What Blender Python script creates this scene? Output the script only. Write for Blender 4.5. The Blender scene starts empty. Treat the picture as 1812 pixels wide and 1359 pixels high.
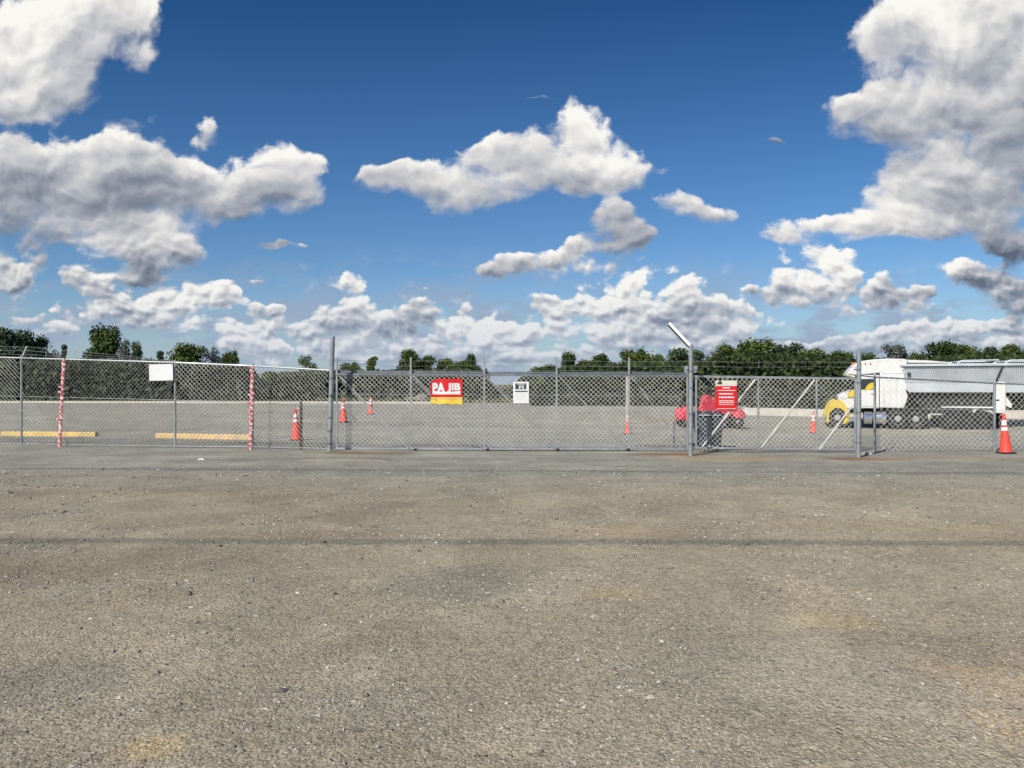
import bpy, bmesh, math, random
from mathutils import Vector, Matrix, noise
random.seed(7)
R = math.radians
S = bpy.context.scene
COL = S.collection
F = 1309.0; HZ = 680.0; CX = 906.0; CH = 1.7

# ------------------------------------------------------------------ helpers
def P(px, py, Y):
    return Vector(((px - CX) * Y / F, Y, CH + (HZ - py) * Y / F))
def gz(x, y):
    z = -0.42 * math.exp(-((x - 15) / 11) ** 2 - ((y - 33) / 8) ** 2)
    z += -0.06 * math.exp(-((y - 30) / 9) ** 2)
    z += 0.012 * noise.noise(Vector((x * .35, y * .35, 0))) + 0.004 * noise.noise(Vector((x * 1.7, y * 1.7, 3)))
    z += 0.05 * math.exp(-((x + 4.6) / 1.2) ** 2 - ((y - 18.6) / .35) ** 2)
    return z
def G(px, Y, dz=0.0):
    x = (px - CX) * Y / F
    return Vector((x, Y, gz(x, Y) + dz))

SPLIT = {'front_wing','barbed_wire_arm','grommet','band_clamp','mesh_clip','roller_bracket','step','marker_light','locker_door','anchor_pin','rear_fender','front_fender','hinge','wheel_nut','tension_wire','stay','landing_gear','mud_guard'}
class MB:
    def __init__(s): s.v = []; s.f = []; s.mi = []; s.cur = 0; s.col = None
    def add(s, vs, fs):
        o = len(s.v); s.v += [tuple(v) for v in vs]
        s.f += [tuple(i + o for i in f) for f in fs]; s.mi += [s.cur] * len(fs)
        return s
    def box(s, c, size, rot=None):
        x, y, z = [k / 2 for k in size]
        vs = [Vector(p) for p in ((-x,-y,-z),(x,-y,-z),(x,y,-z),(-x,y,-z),(-x,-y,z),(x,-y,z),(x,y,z),(-x,y,z))]
        if rot is not None: vs = [rot @ v for v in vs]
        c = Vector(c)
        return s.add([v + c for v in vs], [(0,3,2,1),(4,5,6,7),(0,1,5,4),(1,2,6,5),(2,3,7,6),(3,0,4,7)])
    def bar(s, a, b, w, h=None, n=4, up=(0,0,1)):
        h = w if h is None else h
        a = Vector(a); b = Vector(b); d = (b - a).normalized(); u = Vector(up)
        if abs(d.dot(u)) > .95: u = Vector((0, -1, 0))
        sx = d.cross(u).normalized(); sy = sx.cross(d)
        vs = []
        for p in (a, b):
            for (i, j) in ((-1,-1),(1,-1),(1,1),(-1,1)): vs.append(p + sx * i * w / 2 + sy * j * h / 2)
        return s.add(vs, [(0,3,2,1),(4,5,6,7),(0,1,5,4),(1,2,6,5),(2,3,7,6),(3,0,4,7)])
    def tube(s, pts, r, n=8, cap=True):
        pts = [Vector(p) for p in pts]; rs = r if isinstance(r, (list, tuple)) else [r] * len(pts)
        vs = []; fs = []
        for i, p in enumerate(pts):
            d = (pts[min(i+1, len(pts)-1)] - pts[max(i-1, 0)]).normalized()
            u = Vector((0, 0, 1)) if abs(d.z) < .9 else Vector((0, 1, 0))
            sx = d.cross(u).normalized(); sy = sx.cross(d)
            for k in range(n):
                a = 2 * math.pi * k / n
                vs.append(p + (sx * math.cos(a) + sy * math.sin(a)) * rs[i])
        for i in range(len(pts) - 1):
            for k in range(n):
                k2 = (k + 1) % n
                fs.append((i*n+k, i*n+k2, (i+1)*n+k2, (i+1)*n+k))
        if cap:
            fs.append(tuple(range(n - 1, -1, -1))); fs.append(tuple((len(pts)-1)*n + k for k in range(n)))
        return s.add(vs, fs)
    def lathe(s, prof, n=16, c=(0,0,0), axis='z'):
        vs = []; fs = []; c = Vector(c)
        for (r, z) in prof:
            for k in range(n):
                a = 2 * math.pi * k / n
                if axis == 'z': q = Vector((r*math.cos(a), r*math.sin(a), z))
                else: q = Vector((r*math.cos(a), z, r*math.sin(a)))
                vs.append(q + c)
        for i in range(len(prof) - 1):
            for k in range(n):
                k2 = (k+1) % n
                fs.append((i*n+k, i*n+k2, (i+1)*n+k2, (i+1)*n+k))
        fs.append(tuple(range(n-1, -1, -1))); fs.append(tuple((len(prof)-1)*n + k for k in range(n)))
        return s.add(vs, fs)
    def prism(s, poly, y0, y1):       # poly in (x,z), extruded along y
        n = len(poly)
        vs = [(x, y0, z) for x, z in poly] + [(x, y1, z) for x, z in poly]
        fs = [tuple(range(n)), tuple(range(2*n-1, n-1, -1))]
        for k in range(n):
            k2 = (k+1) % n; fs.append((k, k+n, k2+n, k2))
        return s.add(vs, fs)
    def islands(s):
        par = list(range(len(s.v)))
        def find(a):
            while par[a] != a: par[a] = par[par[a]]; a = par[a]
            return a
        for f in s.f:
            r0 = find(f[0])
            for k in f[1:]: par[find(k)] = r0
        out = {}
        for f in s.f: out.setdefault(find(f[0]), []).append(f)
        for fs in out.values():
            ids = sorted({k for f in fs for k in f}); mp = {k: i for i, k in enumerate(ids)}
            m_ = MB(); m_.add([s.v[k] for k in ids], [tuple(mp[k] for k in f) for f in fs]); yield m_
    def build(s, name, mat, parent=None, smooth=False, bevel=0):
        if name in SPLIT:
            for m_ in list(s.islands()): o = m_.build_one(name, mat, parent, smooth, bevel)
            return o
        return s.build_one(name, mat, parent, smooth, bevel)
    def build_one(s, name, mat, parent=None, smooth=False, bevel=0):
        me = bpy.data.meshes.new(name)
        me.from_pydata(s.v, [], s.f)
        mats = mat if isinstance(mat, (list, tuple)) else [mat]
        for m in mats: me.materials.append(m)
        if len(mats) > 1: me.polygons.foreach_set('material_index', s.mi)
        bm = bmesh.new(); bm.from_mesh(me)
        bmesh.ops.recalc_face_normals(bm, faces=bm.faces); bm.to_mesh(me); bm.free()
        if smooth:
            me.polygons.foreach_set('use_smooth', [True] * len(me.polygons))
            try: me.set_sharp_from_angle(angle=R(40))
            except Exception: pass
        me.update()
        o = bpy.data.objects.new(name, me); COL.objects.link(o)
        if parent: o.parent = parent
        if bevel:
            b = o.modifiers.new('bevel', 'BEVEL'); b.width = bevel; b.segments = 2; b.limit_method = 'ANGLE'; b.angle_limit = R(40)
        return o
def tag(o, label=None, cat=None, group=None, kind=None):
    if label: o['label'] = label
    if cat: o['category'] = cat
    if group: o['group'] = group
    if kind: o['kind'] = kind
    return o
def thing(name, loc, label, cat, group=None, rz=0, scale=1):
    o = bpy.data.objects.new(name, None); COL.objects.link(o)
    o.location = loc; o.rotation_euler = (0, 0, rz); o.scale = (scale,)*3; o.empty_display_size = .2
    return tag(o, label, cat, group)
def copy_tree(o, parent=None):
    c = o.copy(); COL.objects.link(c)
    if parent: c.parent = parent
    for ch in list(o.children): copy_tree(ch, c)
    return c

# ------------------------------------------------------------------ node DSL
class NT:
    def __init__(s, nt): s.nt = nt; s.N = nt.nodes; s.L = nt.links
    def n(s, t, **k):
        nd = s.N.new(t)
        for a, b in k.items(): setattr(nd, a, b)
        return nd
    def put(s, sock, v):
        if v is None: return
        if isinstance(v, bpy.types.NodeSocket): s.L.new(v, sock)
        else: sock.default_value = v
    def m(s, op, a, b=None, c=None, clamp=False):
        nd = s.n('ShaderNodeMath', operation=op, use_clamp=clamp)
        s.put(nd.inputs[0], a); s.put(nd.inputs[1], b); s.put(nd.inputs[2], c); return nd.outputs[0]
    def vm(s, op, a, b=None, c=None, out=0):
        nd = s.n('ShaderNodeVectorMath', operation=op)
        s.put(nd.inputs[0], a)
        if b is not None: s.put(nd.inputs[1], b)
        if c is not None: s.put(nd.inputs[2], c)
        return nd.outputs[out]
    def scale(s, a, k):
        nd = s.n('ShaderNodeVectorMath', operation='SCALE'); s.put(nd.inputs[0], a); s.put(nd.inputs['Scale'], k); return nd.outputs[0]
    def mix(s, f, a, b, mode='MIX'):
        nd = s.n('ShaderNodeMix', data_type='RGBA', blend_type=mode)
        s.put(nd.inputs[0], f); s.put(nd.inputs[6], a); s.put(nd.inputs[7], b); return nd.outputs[2]
    def noise(s, vec, scale, detail=2, rough=.5, dist=0, out=0, dim='3D'):
        nd = s.n('ShaderNodeTexNoise', noise_dimensions=dim); s.put(nd.inputs['Vector'], vec)
        s.put(nd.inputs['Scale'], scale); nd.inputs['Detail'].default_value = detail
        nd.inputs['Roughness'].default_value = rough; nd.inputs['Distortion'].default_value = dist
        return nd.outputs[out]
    def vor(s, vec, scale, feature='F1', detail=0, rough=.5, out=0, dim='3D'):
        nd = s.n('ShaderNodeTexVoronoi', feature=feature, voronoi_dimensions=dim); s.put(nd.inputs['Vector'], vec)
        s.put(nd.inputs['Scale'], scale)
        if 'Detail' in nd.inputs:
            nd.inputs['Detail'].default_value = detail; nd.inputs['Roughness'].default_value = rough
        return nd.outputs[out]
    def ramp(s, f, stops, interp='LINEAR'):
        nd = s.n('ShaderNodeValToRGB'); s.put(nd.inputs[0], f); cr = nd.color_ramp; cr.interpolation = interp
        while len(cr.elements) < len(stops): cr.elements.new(.5)
        for e, (p, c) in zip(cr.elements, stops):
            e.position = p; e.color = (c if len(c) == 4 else (*c, 1)) if isinstance(c, tuple) else (c, c, c, 1)
        return nd.outputs[0]
    def mr(s, v, a, b, c=0.0, d=1.0, t='SMOOTHSTEP'):
        nd = s.n('ShaderNodeMapRange', interpolation_type=t); s.put(nd.inputs[0], v)
        for i, k in enumerate((a, b, c, d)): s.put(nd.inputs[i+1], k)
        return nd.outputs[0]
def rgb(r, g, b):   # sRGB 0-255 -> linear
    f = lambda c: (c/255/12.92 if c/255 <= .04045 else ((c/255+.055)/1.055)**2.4)
    return (f(r), f(g), f(b), 1.0)
def base_mat(name):
    m = bpy.data.materials.new(name); m.use_nodes = True
    t = NT(m.node_tree); bs = t.N['Principled BSDF']
    return m, t, bs
def simple(name, col, rough=.5, metal=0.0, var=.15, dirt=None, scale=6.0, bump=0.0, spec=.4, dirt_col=(.16,.12,.08,1)):
    m, t, bs = base_mat(name)
    tc = t.n('ShaderNodeTexCoord').outputs['Object']
    n1 = t.noise(tc, scale, 5, .6)
    c = (*col[:3], 1)
    lo = tuple(k * (1 - var) for k in col[:3]) + (1,); hi = tuple(min(1, k * (1 + var)) for k in col[:3]) + (1,)
    cc = t.ramp(n1, [(.3, lo), (.7, hi)])
    if dirt:
        n2 = t.noise(tc, scale * .6, 6, .7, .5)
        cc = t.mix(t.m('MULTIPLY', t.mr(n2, .48, .75), dirt), cc, dirt_col)
    t.L.new(cc, bs.inputs['Base Color'])
    t.L.new(t.mr(n1, .3, .7, max(0, rough-.08), min(1, rough+.1)), bs.inputs['Roughness'])
    bs.inputs['Metallic'].default_value = metal; bs.inputs['Specular IOR Level'].default_value = spec
    if bump:
        b = t.n('ShaderNodeBump'); b.inputs['Strength'].default_value = bump; b.inputs['Distance'].default_value = .02
        t.L.new(t.noise(tc, scale*6, 4), b.inputs['Height']); t.L.new(b.outputs[0], bs.inputs['Normal'])
    return m

M = dict(
  galv=simple('galvanised_steel', (.42,.44,.45), .42, .55, .18, .25, 5, dirt_col=(.2,.19,.17,1)),
  galv_dark=simple('weathered_steel', (.22,.24,.26), .5, .5, .2, .3, 5, dirt_col=(.14,.12,.1,1)),
  post=simple('post_steel', (.34,.37,.38), .45, .4, .2, .3, 3, dirt_col=(.22,.2,.17,1)),
  wire=simple('mesh_wire', (.56,.56,.52), .55, .15, .25, 0, 3),
  barb=simple('barbed_wire_steel', (.36,.36,.35), .5, .4, .25, 0, 3),
  white=simple('white_paint', (.72,.73,.72), .4, 0, .08, .25, 3),
  arm_sunlit=simple('sunlit_arm_plate', (.85,.86,.86), .35, .0, .05, .08, 3),
  truckwhite=simple('truck_white_paint', (.70,.70,.68), .35, 0, .08, .6, 1.3, dirt_col=(.42,.38,.32,1), spec=.5),
  trailer=simple('trailer_aluminium', (.56,.59,.62), .42, .2, .1, .35, 1.2, dirt_col=(.34,.33,.31,1)),
  yellow=simple('yellow_paint', (.70,.50,.03), .38, 0, .1, .2, 3, spec=.5),
  yellow_block=simple('worn_yellow_paint', (.66,.46,.15), .8, 0, .15, .45, 4, .3, dirt_col=(.35,.3,.24,1)),
  orange_block=simple('worn_orange_paint', (.62,.42,.19), .8, 0, .15, .55, 4, .3, dirt_col=(.42,.38,.32,1)),
  cone=simple('cone_orange_red', (.88,.075,.05), .5, 0, .1, .2, 8, dirt_col=(.4,.12,.08,1)),
  coneband=simple('reflective_band', (.85,.82,.80), .35, 0, .06, .15, 8, dirt_col=(.6,.4,.38,1)),
  pink=simple('faded_pink_tape', (.80,.42,.38), .6, 0, .2, 0, 20),
  black=simple('black_rubber', (.018,.018,.02), .75, 0, .3, .35, 4, .2, dirt_col=(.08,.075,.065,1)),
  chassis=simple('chassis_black', (.03,.03,.032), .6, 0, .3, .4, 3, dirt_col=(.1,.09,.08,1)),
  chrome=simple('polished_metal', (.72,.73,.75), .18, .9, .06, .2, 2, dirt_col=(.3,.29,.28,1)),
  rim=simple('wheel_rim', (.42,.42,.41), .45, .3, .1, .3, 5, dirt_col=(.25,.23,.2,1)),
  glass=simple('dark_window_glass', (.03,.04,.05), .08, 0, .2, 0, 1, spec=.8),
  red=simple('red_plastic', (.60,.035,.06), .6, 0, .1, .15, 4, dirt_col=(.4,.06,.06,1), spec=.5),
  navy=simple('navy_plastic', (.040,.055,.078), .5, 0, .2, .2, 4, dirt_col=(.09,.1,.12,1)),
  rust=simple('rusted_steel', (.13,.055,.04), .85, .1, .3, .4, 8, .3, dirt_col=(.06,.035,.03,1)),
  timber=simple('weathered_timber', (.52,.47,.38), .85, 0, .2, .3, 9, .3, dirt_col=(.3,.26,.2,1)),
  concrete=simple('pale_concrete', (.56,.53,.47), .9, 0, .12, .4, 3, .3, dirt_col=(.34,.32,.27,1)),
  concrete_dark=simple('dusty_concrete', (.24,.22,.18), .9, 0, .15, .4, 3, .3, dirt_col=(.26,.22,.17,1)),
  bark=simple('tree_bark', (.10,.08,.06), .9, 0, .3, 0, 3),
  signwhite=simple('sign_white', (.80,.80,.79), .4, 0, .04, .1, 6, dirt_col=(.6,.6,.58,1)),
  signred=simple('sign_red', (.70,.015,.02), .4, 0, .06, .1, 6, dirt_col=(.6,.08,.08,1)),
  signyellow=simple('sign_yellow', (.86,.60,.07), .45, 0, .08, .1, 6, dirt_col=(.6,.5,.2,1)),
  signcream=simple('sign_cream', (.70,.72,.58), .45, 0, .06, .1, 6),
  signdark=simple('sign_ink', (.05,.055,.07), .5, 0, .1, 0, 6),
  signgrey=simple('sign_grey_ink', (.45,.45,.46), .5, 0, .1, 0, 6),
  lamp=simple('amber_lens', (.8,.25,.02), .2, 0, .05, 0, 3),
  litter=simple('white_litter_paper', (.82,.82,.80), .6, 0, .05, 0, 8),
  cable=simple('black_cable', (.03,.03,.03), .6),
  pole=simple('utility_pole_wood', (.16,.12,.08), .9, 0, .3, .2, 4),
)

# tape: torn red/white plastic
m, t, bs = base_mat('barrier_tape_plastic'); M['tape'] = m
tc = t.n('ShaderNodeTexCoord').outputs['Object']
warp = t.vm('ADD', tc, t.scale(t.vm('SUBTRACT', t.noise(tc, 16, 4, .7, out=1), (.5,.5,.5)), .30))
sp = t.n('ShaderNodeSeparateXYZ'); t.L.new(warp, sp.inputs[0])
st = t.m('SINE', t.m('ADD', t.m('MULTIPLY', sp.outputs[2], 46), t.m('MULTIPLY', sp.outputs[0], 30)))
col = t.ramp(t.mr(st, -.5, .7), [(0, (.62,.10,.12,1)), (.45, (.72,.24,.25,1)), (.65, (.76,.46,.45,1)), (1, (.82,.70,.68,1))])
t.L.new(col, bs.inputs['Base Color']); bs.inputs['Roughness'].default_value = .4

# foliage
def leaf_mat(name, dark, mid, lite):
    m, t, bs = base_mat(name)
    g = t.n('ShaderNodeNewGeometry')
    oi = t.n('ShaderNodeObjectInfo')
    n = t.noise(g.outputs['Position'], .55, 3, .6)
    f = t.m('ADD', t.m('MULTIPLY', g.outputs['Random Per Island'], .45), t.m('MULTIPLY', n, .6))
    f = t.m('ADD', f, t.m('MULTIPLY', t.m('SUBTRACT', oi.outputs['Random'], .5), .22))
    c = t.ramp(f, [(.2, dark), (.55, mid), (.9, lite)])
    t.L.new(c, bs.inputs['Base Color']); bs.inputs['Roughness'].default_value = .75
    bs.inputs['Specular IOR Level'].default_value = .2
    return m
M['leaf'] = leaf_mat('dark_leaves', (.016,.030,.009,1), (.050,.080,.018,1), (.14,.18,.04,1))
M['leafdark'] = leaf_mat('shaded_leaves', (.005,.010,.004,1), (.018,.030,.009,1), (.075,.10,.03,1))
M['leaf2'] = leaf_mat('olive_leaves', (.025,.042,.010,1), (.080,.115,.022,1), (.17,.21,.045,1))
M['leaf3'] = leaf_mat('blue_green_leaves', (.020,.036,.018,1), (.050,.085,.040,1), (.11,.155,.07,1))
M['leafgrey'] = leaf_mat('sparse_grey_twigs', (.05,.055,.05,1), (.10,.11,.10,1), (.17,.18,.15,1))
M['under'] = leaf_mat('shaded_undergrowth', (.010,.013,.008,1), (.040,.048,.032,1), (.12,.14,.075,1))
M['weed'] = leaf_mat('dry_weeds', (.06,.065,.03,1), (.14,.14,.07,1), (.24,.23,.12,1))

# ------------------------------------------------------------------ ground material
m, t, bs = base_mat('gravel_ground'); M['ground'] = m
pos = t.n('ShaderNodeNewGeometry').outputs['Position']
sx = t.n('ShaderNodeSeparateXYZ'); t.L.new(pos, sx.inputs[0]); X, Y = sx.outputs[0], sx.outputs[1]
flat = t.vm('MULTIPLY', pos, (1, 1, 0))
nb = t.noise(flat, .22, 5, .6); nm = t.noise(flat, 1.3, 5, .65, .3); nf = t.noise(flat, 9, 6, .75)
tan = t.ramp(nb, [(.30, (.200,.178,.145,1)), (.5, (.262,.240,.196,1)), (.72, (.300,.268,.212,1))])
tan = t.mix(t.mr(X, -3.5, 5.5, 0, .7), tan, (.315,.285,.228,1))
# grey compacted stone strip before and behind the gate
streak = t.noise(t.vm('MULTIPLY', pos, (.10, 1.1, 0)), 1.0, 5, .6, .4)
yy = t.m('ADD', Y, t.m('MULTIPLY', t.m('SUBTRACT', streak, .5), 5.5))
yy = t.m('ADD', yy, t.m('MULTIPLY', t.m('SUBTRACT', nm, .5), 1.8))
greymask = t.m('MULTIPLY', t.mr(yy, 10.4, 15.6), .9)
grey = t.ramp(t.noise(t.vm('MULTIPLY', pos, (.12, .9, 0)), 1.3, 5, .6), [(.3, (.180,.190,.186,1)), (.55, (.238,.247,.240,1)), (.75, (.305,.302,.275,1))])
col = t.mix(greymask, tan, grey)
yard = t.ramp(t.noise(t.vm('MULTIPLY', pos, (.05, .22, 0)), 1.2, 5, .6), [(.3, (.200,.206,.200,1)), (.5, (.262,.264,.250,1)), (.75, (.335,.325,.29,1))])
col = t.mix(t.mr(yy, 20, 29), col, yard)
field = t.ramp(nb, [(.3, (.07,.08,.035,1)), (.7, (.16,.15,.08,1))])
col = t.mix(t.mr(Y, 68, 74), col, field)
# brown soil patches
patch = t.m('MULTIPLY', t.mr(t.noise(flat, .55, 4, .6, .6), .56, .72), t.mr(Y, 16, 11))
col = t.mix(t.m('MULTIPLY', patch, .45), col, (.32,.26,.185,1))
def spot(cx, cy, rx, ry, c, k):
    global col
    q = t.vm('MULTIPLY', t.vm('SUBTRACT', pos, (cx, cy, 0)), (1/rx, 1/ry, 0))
    d = t.vm('LENGTH', q, out=1)
    d = t.m('ADD', d, t.m('MULTIPLY', t.m('SUBTRACT', nm, .5), 1.1))
    col = t.mix(t.m('MULTIPLY', t.mr(d, 1.05, .35), k), col, c)
def at(px, py): 
    y = F * CH / (py - HZ); return ((px - CX) * y / F, y)
for (px, py, rx, ry, c, k) in (
    (1190, 803, 1.5, .55, (.20,.105,.055,1), .85), (1300, 812, 2.2, .7, (.30,.21,.13,1), .7), (1530, 812, 1.3, .5, (.20,.085,.045,1), .85),
    (1700, 812, 3.0, .6, (.27,.22,.15,1), .6), (640, 802, 1.7, .45, (.17,.12,.085,1), .85), (600, 812, 1.4, .3, (.22,.17,.12,1), .5),
    (275, 1325, .20, .16, (.40,.30,.16,1), .45), (1740, 1180, .55, .75, (.37,.29,.20,1), .55), (1790, 1290, .30, .35, (.37,.28,.19,1), .5), (1090, 1050, .35, .22, (.42,.33,.23,1), .5),
    (1480, 1098, .45, .25, (.42,.33,.22,1), .5), (1090, 940, 1.2, .4, (.36,.28,.19,1), .45), (1600, 930, 2.2, .5, (.36,.30,.21,1), .4), (560, 945, 1.6, .4, (.20,.155,.11,1), .5),
    (150, 1000, 1.4, .8, (.185,.150,.11,1), .4), (80, 870, 2.6, 1.0, (.21,.175,.13,1), .4), (420, 875, 2.6, .9, (.22,.185,.14,1), .35),
    (830, 1030, .9, .8, (.18,.18,.165,1), .45), (110, 1210, .55, .5, (.17,.165,.15,1), .5), (650, 1250, .6, .35, (.20,.19,.17,1), .35),
    (1690, 1150, .4, .35, (.20,.195,.18,1), .5), (1390, 1190, 1.1, .9, (.24,.235,.215,1), .4), (1205, 738, 2.6, 1.6, (.30,.17,.10,1), .7)):
    x, y = at(px, py); spot(x, y, rx, ry, c, k)
# individual stones in the surface
v1 = t.n('ShaderNodeTexVoronoi'); t.L.new(flat, v1.inputs['Vector']); v1.inputs['Scale'].default_value = 62
v2 = t.n('ShaderNodeTexVoronoi'); t.L.new(flat, v2.inputs['Vector']); v2.inputs['Scale'].default_value = 24
s1 = t.n('ShaderNodeSeparateColor'); t.L.new(v1.outputs['Color'], s1.inputs[0])
s2 = t.n('ShaderNodeSeparateColor'); t.L.new(v2.outputs['Color'], s2.inputs[0])
val = t.mr(s1.outputs[0], 0, 1, .70, 1.30, 'LINEAR')
col = t.mix(1.0, col, t.ramp(s1.outputs[0], [(0, .55), (.12, .80), (.5, 1.0), (.9, 1.18), (1, 1.5)]) if False else val, 'MULTIPLY')
big = t.m('MULTIPLY', t.mr(s2.outputs[1], .80, .95), t.mr(v2.outputs['Distance'], .45, .30))
bigcol = t.mix(s2.outputs[0], (.10,.095,.085,1), (.50,.47,.42,1))
col = t.mix(t.m('MULTIPLY', big, .6), col, bigcol)
col = t.mix(1.0, col, t.mr(nf, .3, .7, .80, 1.20, 'LINEAR'), 'MULTIPLY')
col = t.mix(1.0, col, t.mr(nm, .3, .7, .86, 1.13, 'LINEAR'), 'MULTIPLY')
nl = t.noise(flat, .75, 4, .55, .8)
col = t.mix(1.0, col, t.mr(nl, .33, .67, .82, 1.13), 'MULTIPLY')
v3 = t.n('ShaderNodeTexVoronoi'); t.L.new(flat, v3.inputs['Vector']); v3.inputs['Scale'].default_value = 110
s3 = t.n('ShaderNodeSeparateColor'); t.L.new(v3.outputs['Color'], s3.inputs[0])
pit = t.m('MULTIPLY', t.mr(s3.outputs[0], .80, .92), t.mr(nl, .42, .58, .25, 1))
col = t.mix(t.m('MULTIPLY', pit, .38), col, (.06,.055,.048,1))
lite = t.m('MULTIPLY', t.mr(s3.outputs[1], .88, .95), t.mr(nl, .55, .4, .3, 1))
col = t.mix(t.m('MULTIPLY', lite, .42), col, (.62,.59,.52,1))
col = t.mix(1.0, col, (1.33, 1.26, 1.10, 1), 'MULTIPLY')
t.L.new(col, bs.inputs['Base Color']); bs.inputs['Roughness'].default_value = .92; bs.inputs['Specular IOR Level'].default_value = .15
h = t.m('ADD', t.m('MULTIPLY', t.m('SUBTRACT', 1.0, v1.outputs['Distance']), t.mr(s1.outputs[1], 0, 1, .1, 1, 'LINEAR')), t.m('MULTIPLY', nf, 1.3))
h = t.m('ADD', h, t.m('MULTIPLY', big, 1.0))
b = t.n('ShaderNodeBump'); b.inputs['Strength'].default_value = .9; b.inputs['Distance'].default_value = .012
t.L.new(h, b.inputs['Height']); t.L.new(b.outputs[0], bs.inputs['Normal'])

# ------------------------------------------------------------------ ground
ys = []; y = -14.0
while y < 1800: ys.append(y); y += .12 if y < 0 and y > -1 else max(.22, abs(y) * .03)
xs = [0.0]; st = .3
while xs[-1] < 1500: xs.append(xs[-1] + st); st *= 1.05
xs = [-k for k in xs[:0:-1]] + xs
mb = MB(); nx = len(xs)
mb.v = [(x, y, gz(x, y)) for y in ys for x in xs]
mb.f = [(j*nx+i, j*nx+i+1, (j+1)*nx+i+1, (j+1)*nx+i) for j in range(len(ys)-1) for i in range(nx-1)]; mb.mi = [0]*len(mb.f)
tag(mb.build('ground', M['ground'], smooth=True), 'wide grey and tan gravel lot in front of and behind the fence', 'ground', kind='structure')

# loose stones on the surface
def stone_mat():
    m, t, bs = base_mat('loose_stone')
    g = t.n('ShaderNodeNewGeometry')
    c = t.ramp(g.outputs['Random Per Island'], [(0, (.12,.11,.10,1)), (.22, (.20,.185,.155,1)), (.6, (.27,.25,.21,1)), (.9, (.40,.38,.33,1)), (1, (.62,.6,.56,1))])
    t.L.new(c, bs.inputs['Base Color']); bs.inputs['Roughness'].default_value = .9; return m
M['stone'] = stone_mat()
octv = [Vector(v) for v in ((1,0,0),(0,1,0),(-1,0,0),(0,-1,0),(0,0,1),(0,0,-1))]
octf = [(0,1,4),(1,2,4),(2,3,4),(3,0,4),(1,0,5),(2,1,5),(3,2,5),(0,3,5)]
mb = MB(); rnd = random.Random(3); n = 0
while n < 60000:
    u = rnd.random(); y = 2.6 * (15 / 2.6) ** (u ** .85)
    x = rnd.uniform(-1, 1) * (y * .80 + .5)
    c = noise.noise(Vector((x * .9, y * .9, 5))) + .5 * noise.noise(Vector((x * 2.7, y * 2.7, 9)))
    if rnd.random() > .35 + .9 * c: continue
    s = min(.030, .0036 * math.exp(rnd.gauss(0, .55)) * (.75 + y * .12))
    rz = rnd.random() * 6.28; cs, sn = math.cos(rz), math.sin(rz); a, b_, d = s * rnd.uniform(.7, 1.5), s * rnd.uniform(.6, 1.1), s * rnd.uniform(.4, .8)
    z = gz(x, y) + d * .25; vs = []
    for v in octv:
        q = v * rnd.uniform(.75, 1.2); q.x += rnd.uniform(-.3, .3); q.y += rnd.uniform(-.3, .3)
        vs.append((x + (q.x*a*cs - q.y*b_*sn), y + (q.x*a*sn + q.y*b_*cs), z + q.z * d))
    mb.add(vs, octf); n += 1
tag(mb.build('loose_gravel', M['stone']), 'loose gravel stones scattered over the foreground lot', 'gravel', kind='stuff')

# ------------------------------------------------------------------ chain link
def patch_pt(q, u, v):   # q = bl, br, tl, tr
    bl, br, tl, tr = q
    return bl.lerp(br, u).lerp(tl.lerp(tr, u), v)
def chain(mb, q, cell=.115, r=.0042, fwd=1.0, back=1.0, seed=0, wob=.012):
    L = (q[1] - q[0]).length; H0 = (q[2] - q[0]).length
    nrm = (q[1]-q[0]).cross(q[2]-q[0]).normalized()
    for sgn, k in ((1, fwd), (-1, back)):
        s0 = -H0 if sgn > 0 else 0.0
        s0 = math.floor(s0 / cell) * cell
        s_ = s0
        while s_ < (L if sgn > 0 else L + H0):
            pts = []; nseg = max(3, int(H0 / .16))
            for i in range(nseg + 1):
                tt = i / nseg; ss = s_ + sgn * tt * H0
                if ss < -1e-4 or ss > L + 1e-4: continue
                kk = noise.noise(Vector((ss * 1.1, tt * H0 * 1.1, seed + sgn))) * wob * 2.2 + noise.noise(Vector((ss*4, tt*H0*4, seed + 3 + sgn*2))) * wob
                p = patch_pt(q, min(1, max(0, (ss + kk * (1 if 0 < i < nseg else 0)) / L)), tt)
                pts.append(p + nrm * (.004 * sgn + .5 * kk))
            if len(pts) > 1:
                kf = k(pts[0].x) if callable(k) else k
                mb.tube(pts, r * kf, 3, cap=False)
            s_ += cell
def barbed(mb, a, b, r=.0035, seed=0, step=.22):
    a = Vector(a); b = Vector(b); L = (b - a).length; n = max(2, int(L / .6)); rr = random.Random(seed)
    sag = lambda t_: Vector((0, 0, -.02 * math.sin(math.pi * ((t_ * L / 3.0) % 1))))
    mb.tube([a.lerp(b, i/n) + sag(i/n) for i in range(n + 1)], r, 4, cap=False)
    k = int(L / step)
    for i in range(k):
        t_ = (i + .5) / k; p = a.lerp(b, t_) + sag(t_)
        for j in range(2):
            d = Vector((rr.uniform(-.5, .5), rr.uniform(-1, 1), rr.uniform(-1, 1))).normalized() * .026
            mb.tube([p - d, p + d], .0028, 3, cap=False)
def post_mb(base, top, r, cap=True, n=12):
    mb = MB(); base = Vector(base); top = Vector(top)
    mb.tube([base - Vector((0,0,.15)), top], r, n)
    if cap: mb.lathe([(r*1.12, 0), (r*1.12, .035), (r*.6, .06), (r*.1, .07)], n, c=top - Vector((0,0,.02)))
    return mb
def ties(mb, base, top, r, n=7):
    for i in range(n):
        p = Vector(base).lerp(Vector(top), (i + .5) / n)
        mb.tube([p - Vector((0,0,.008)), p + Vector((0,0,.008))], r * 1.25, 8)

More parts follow.
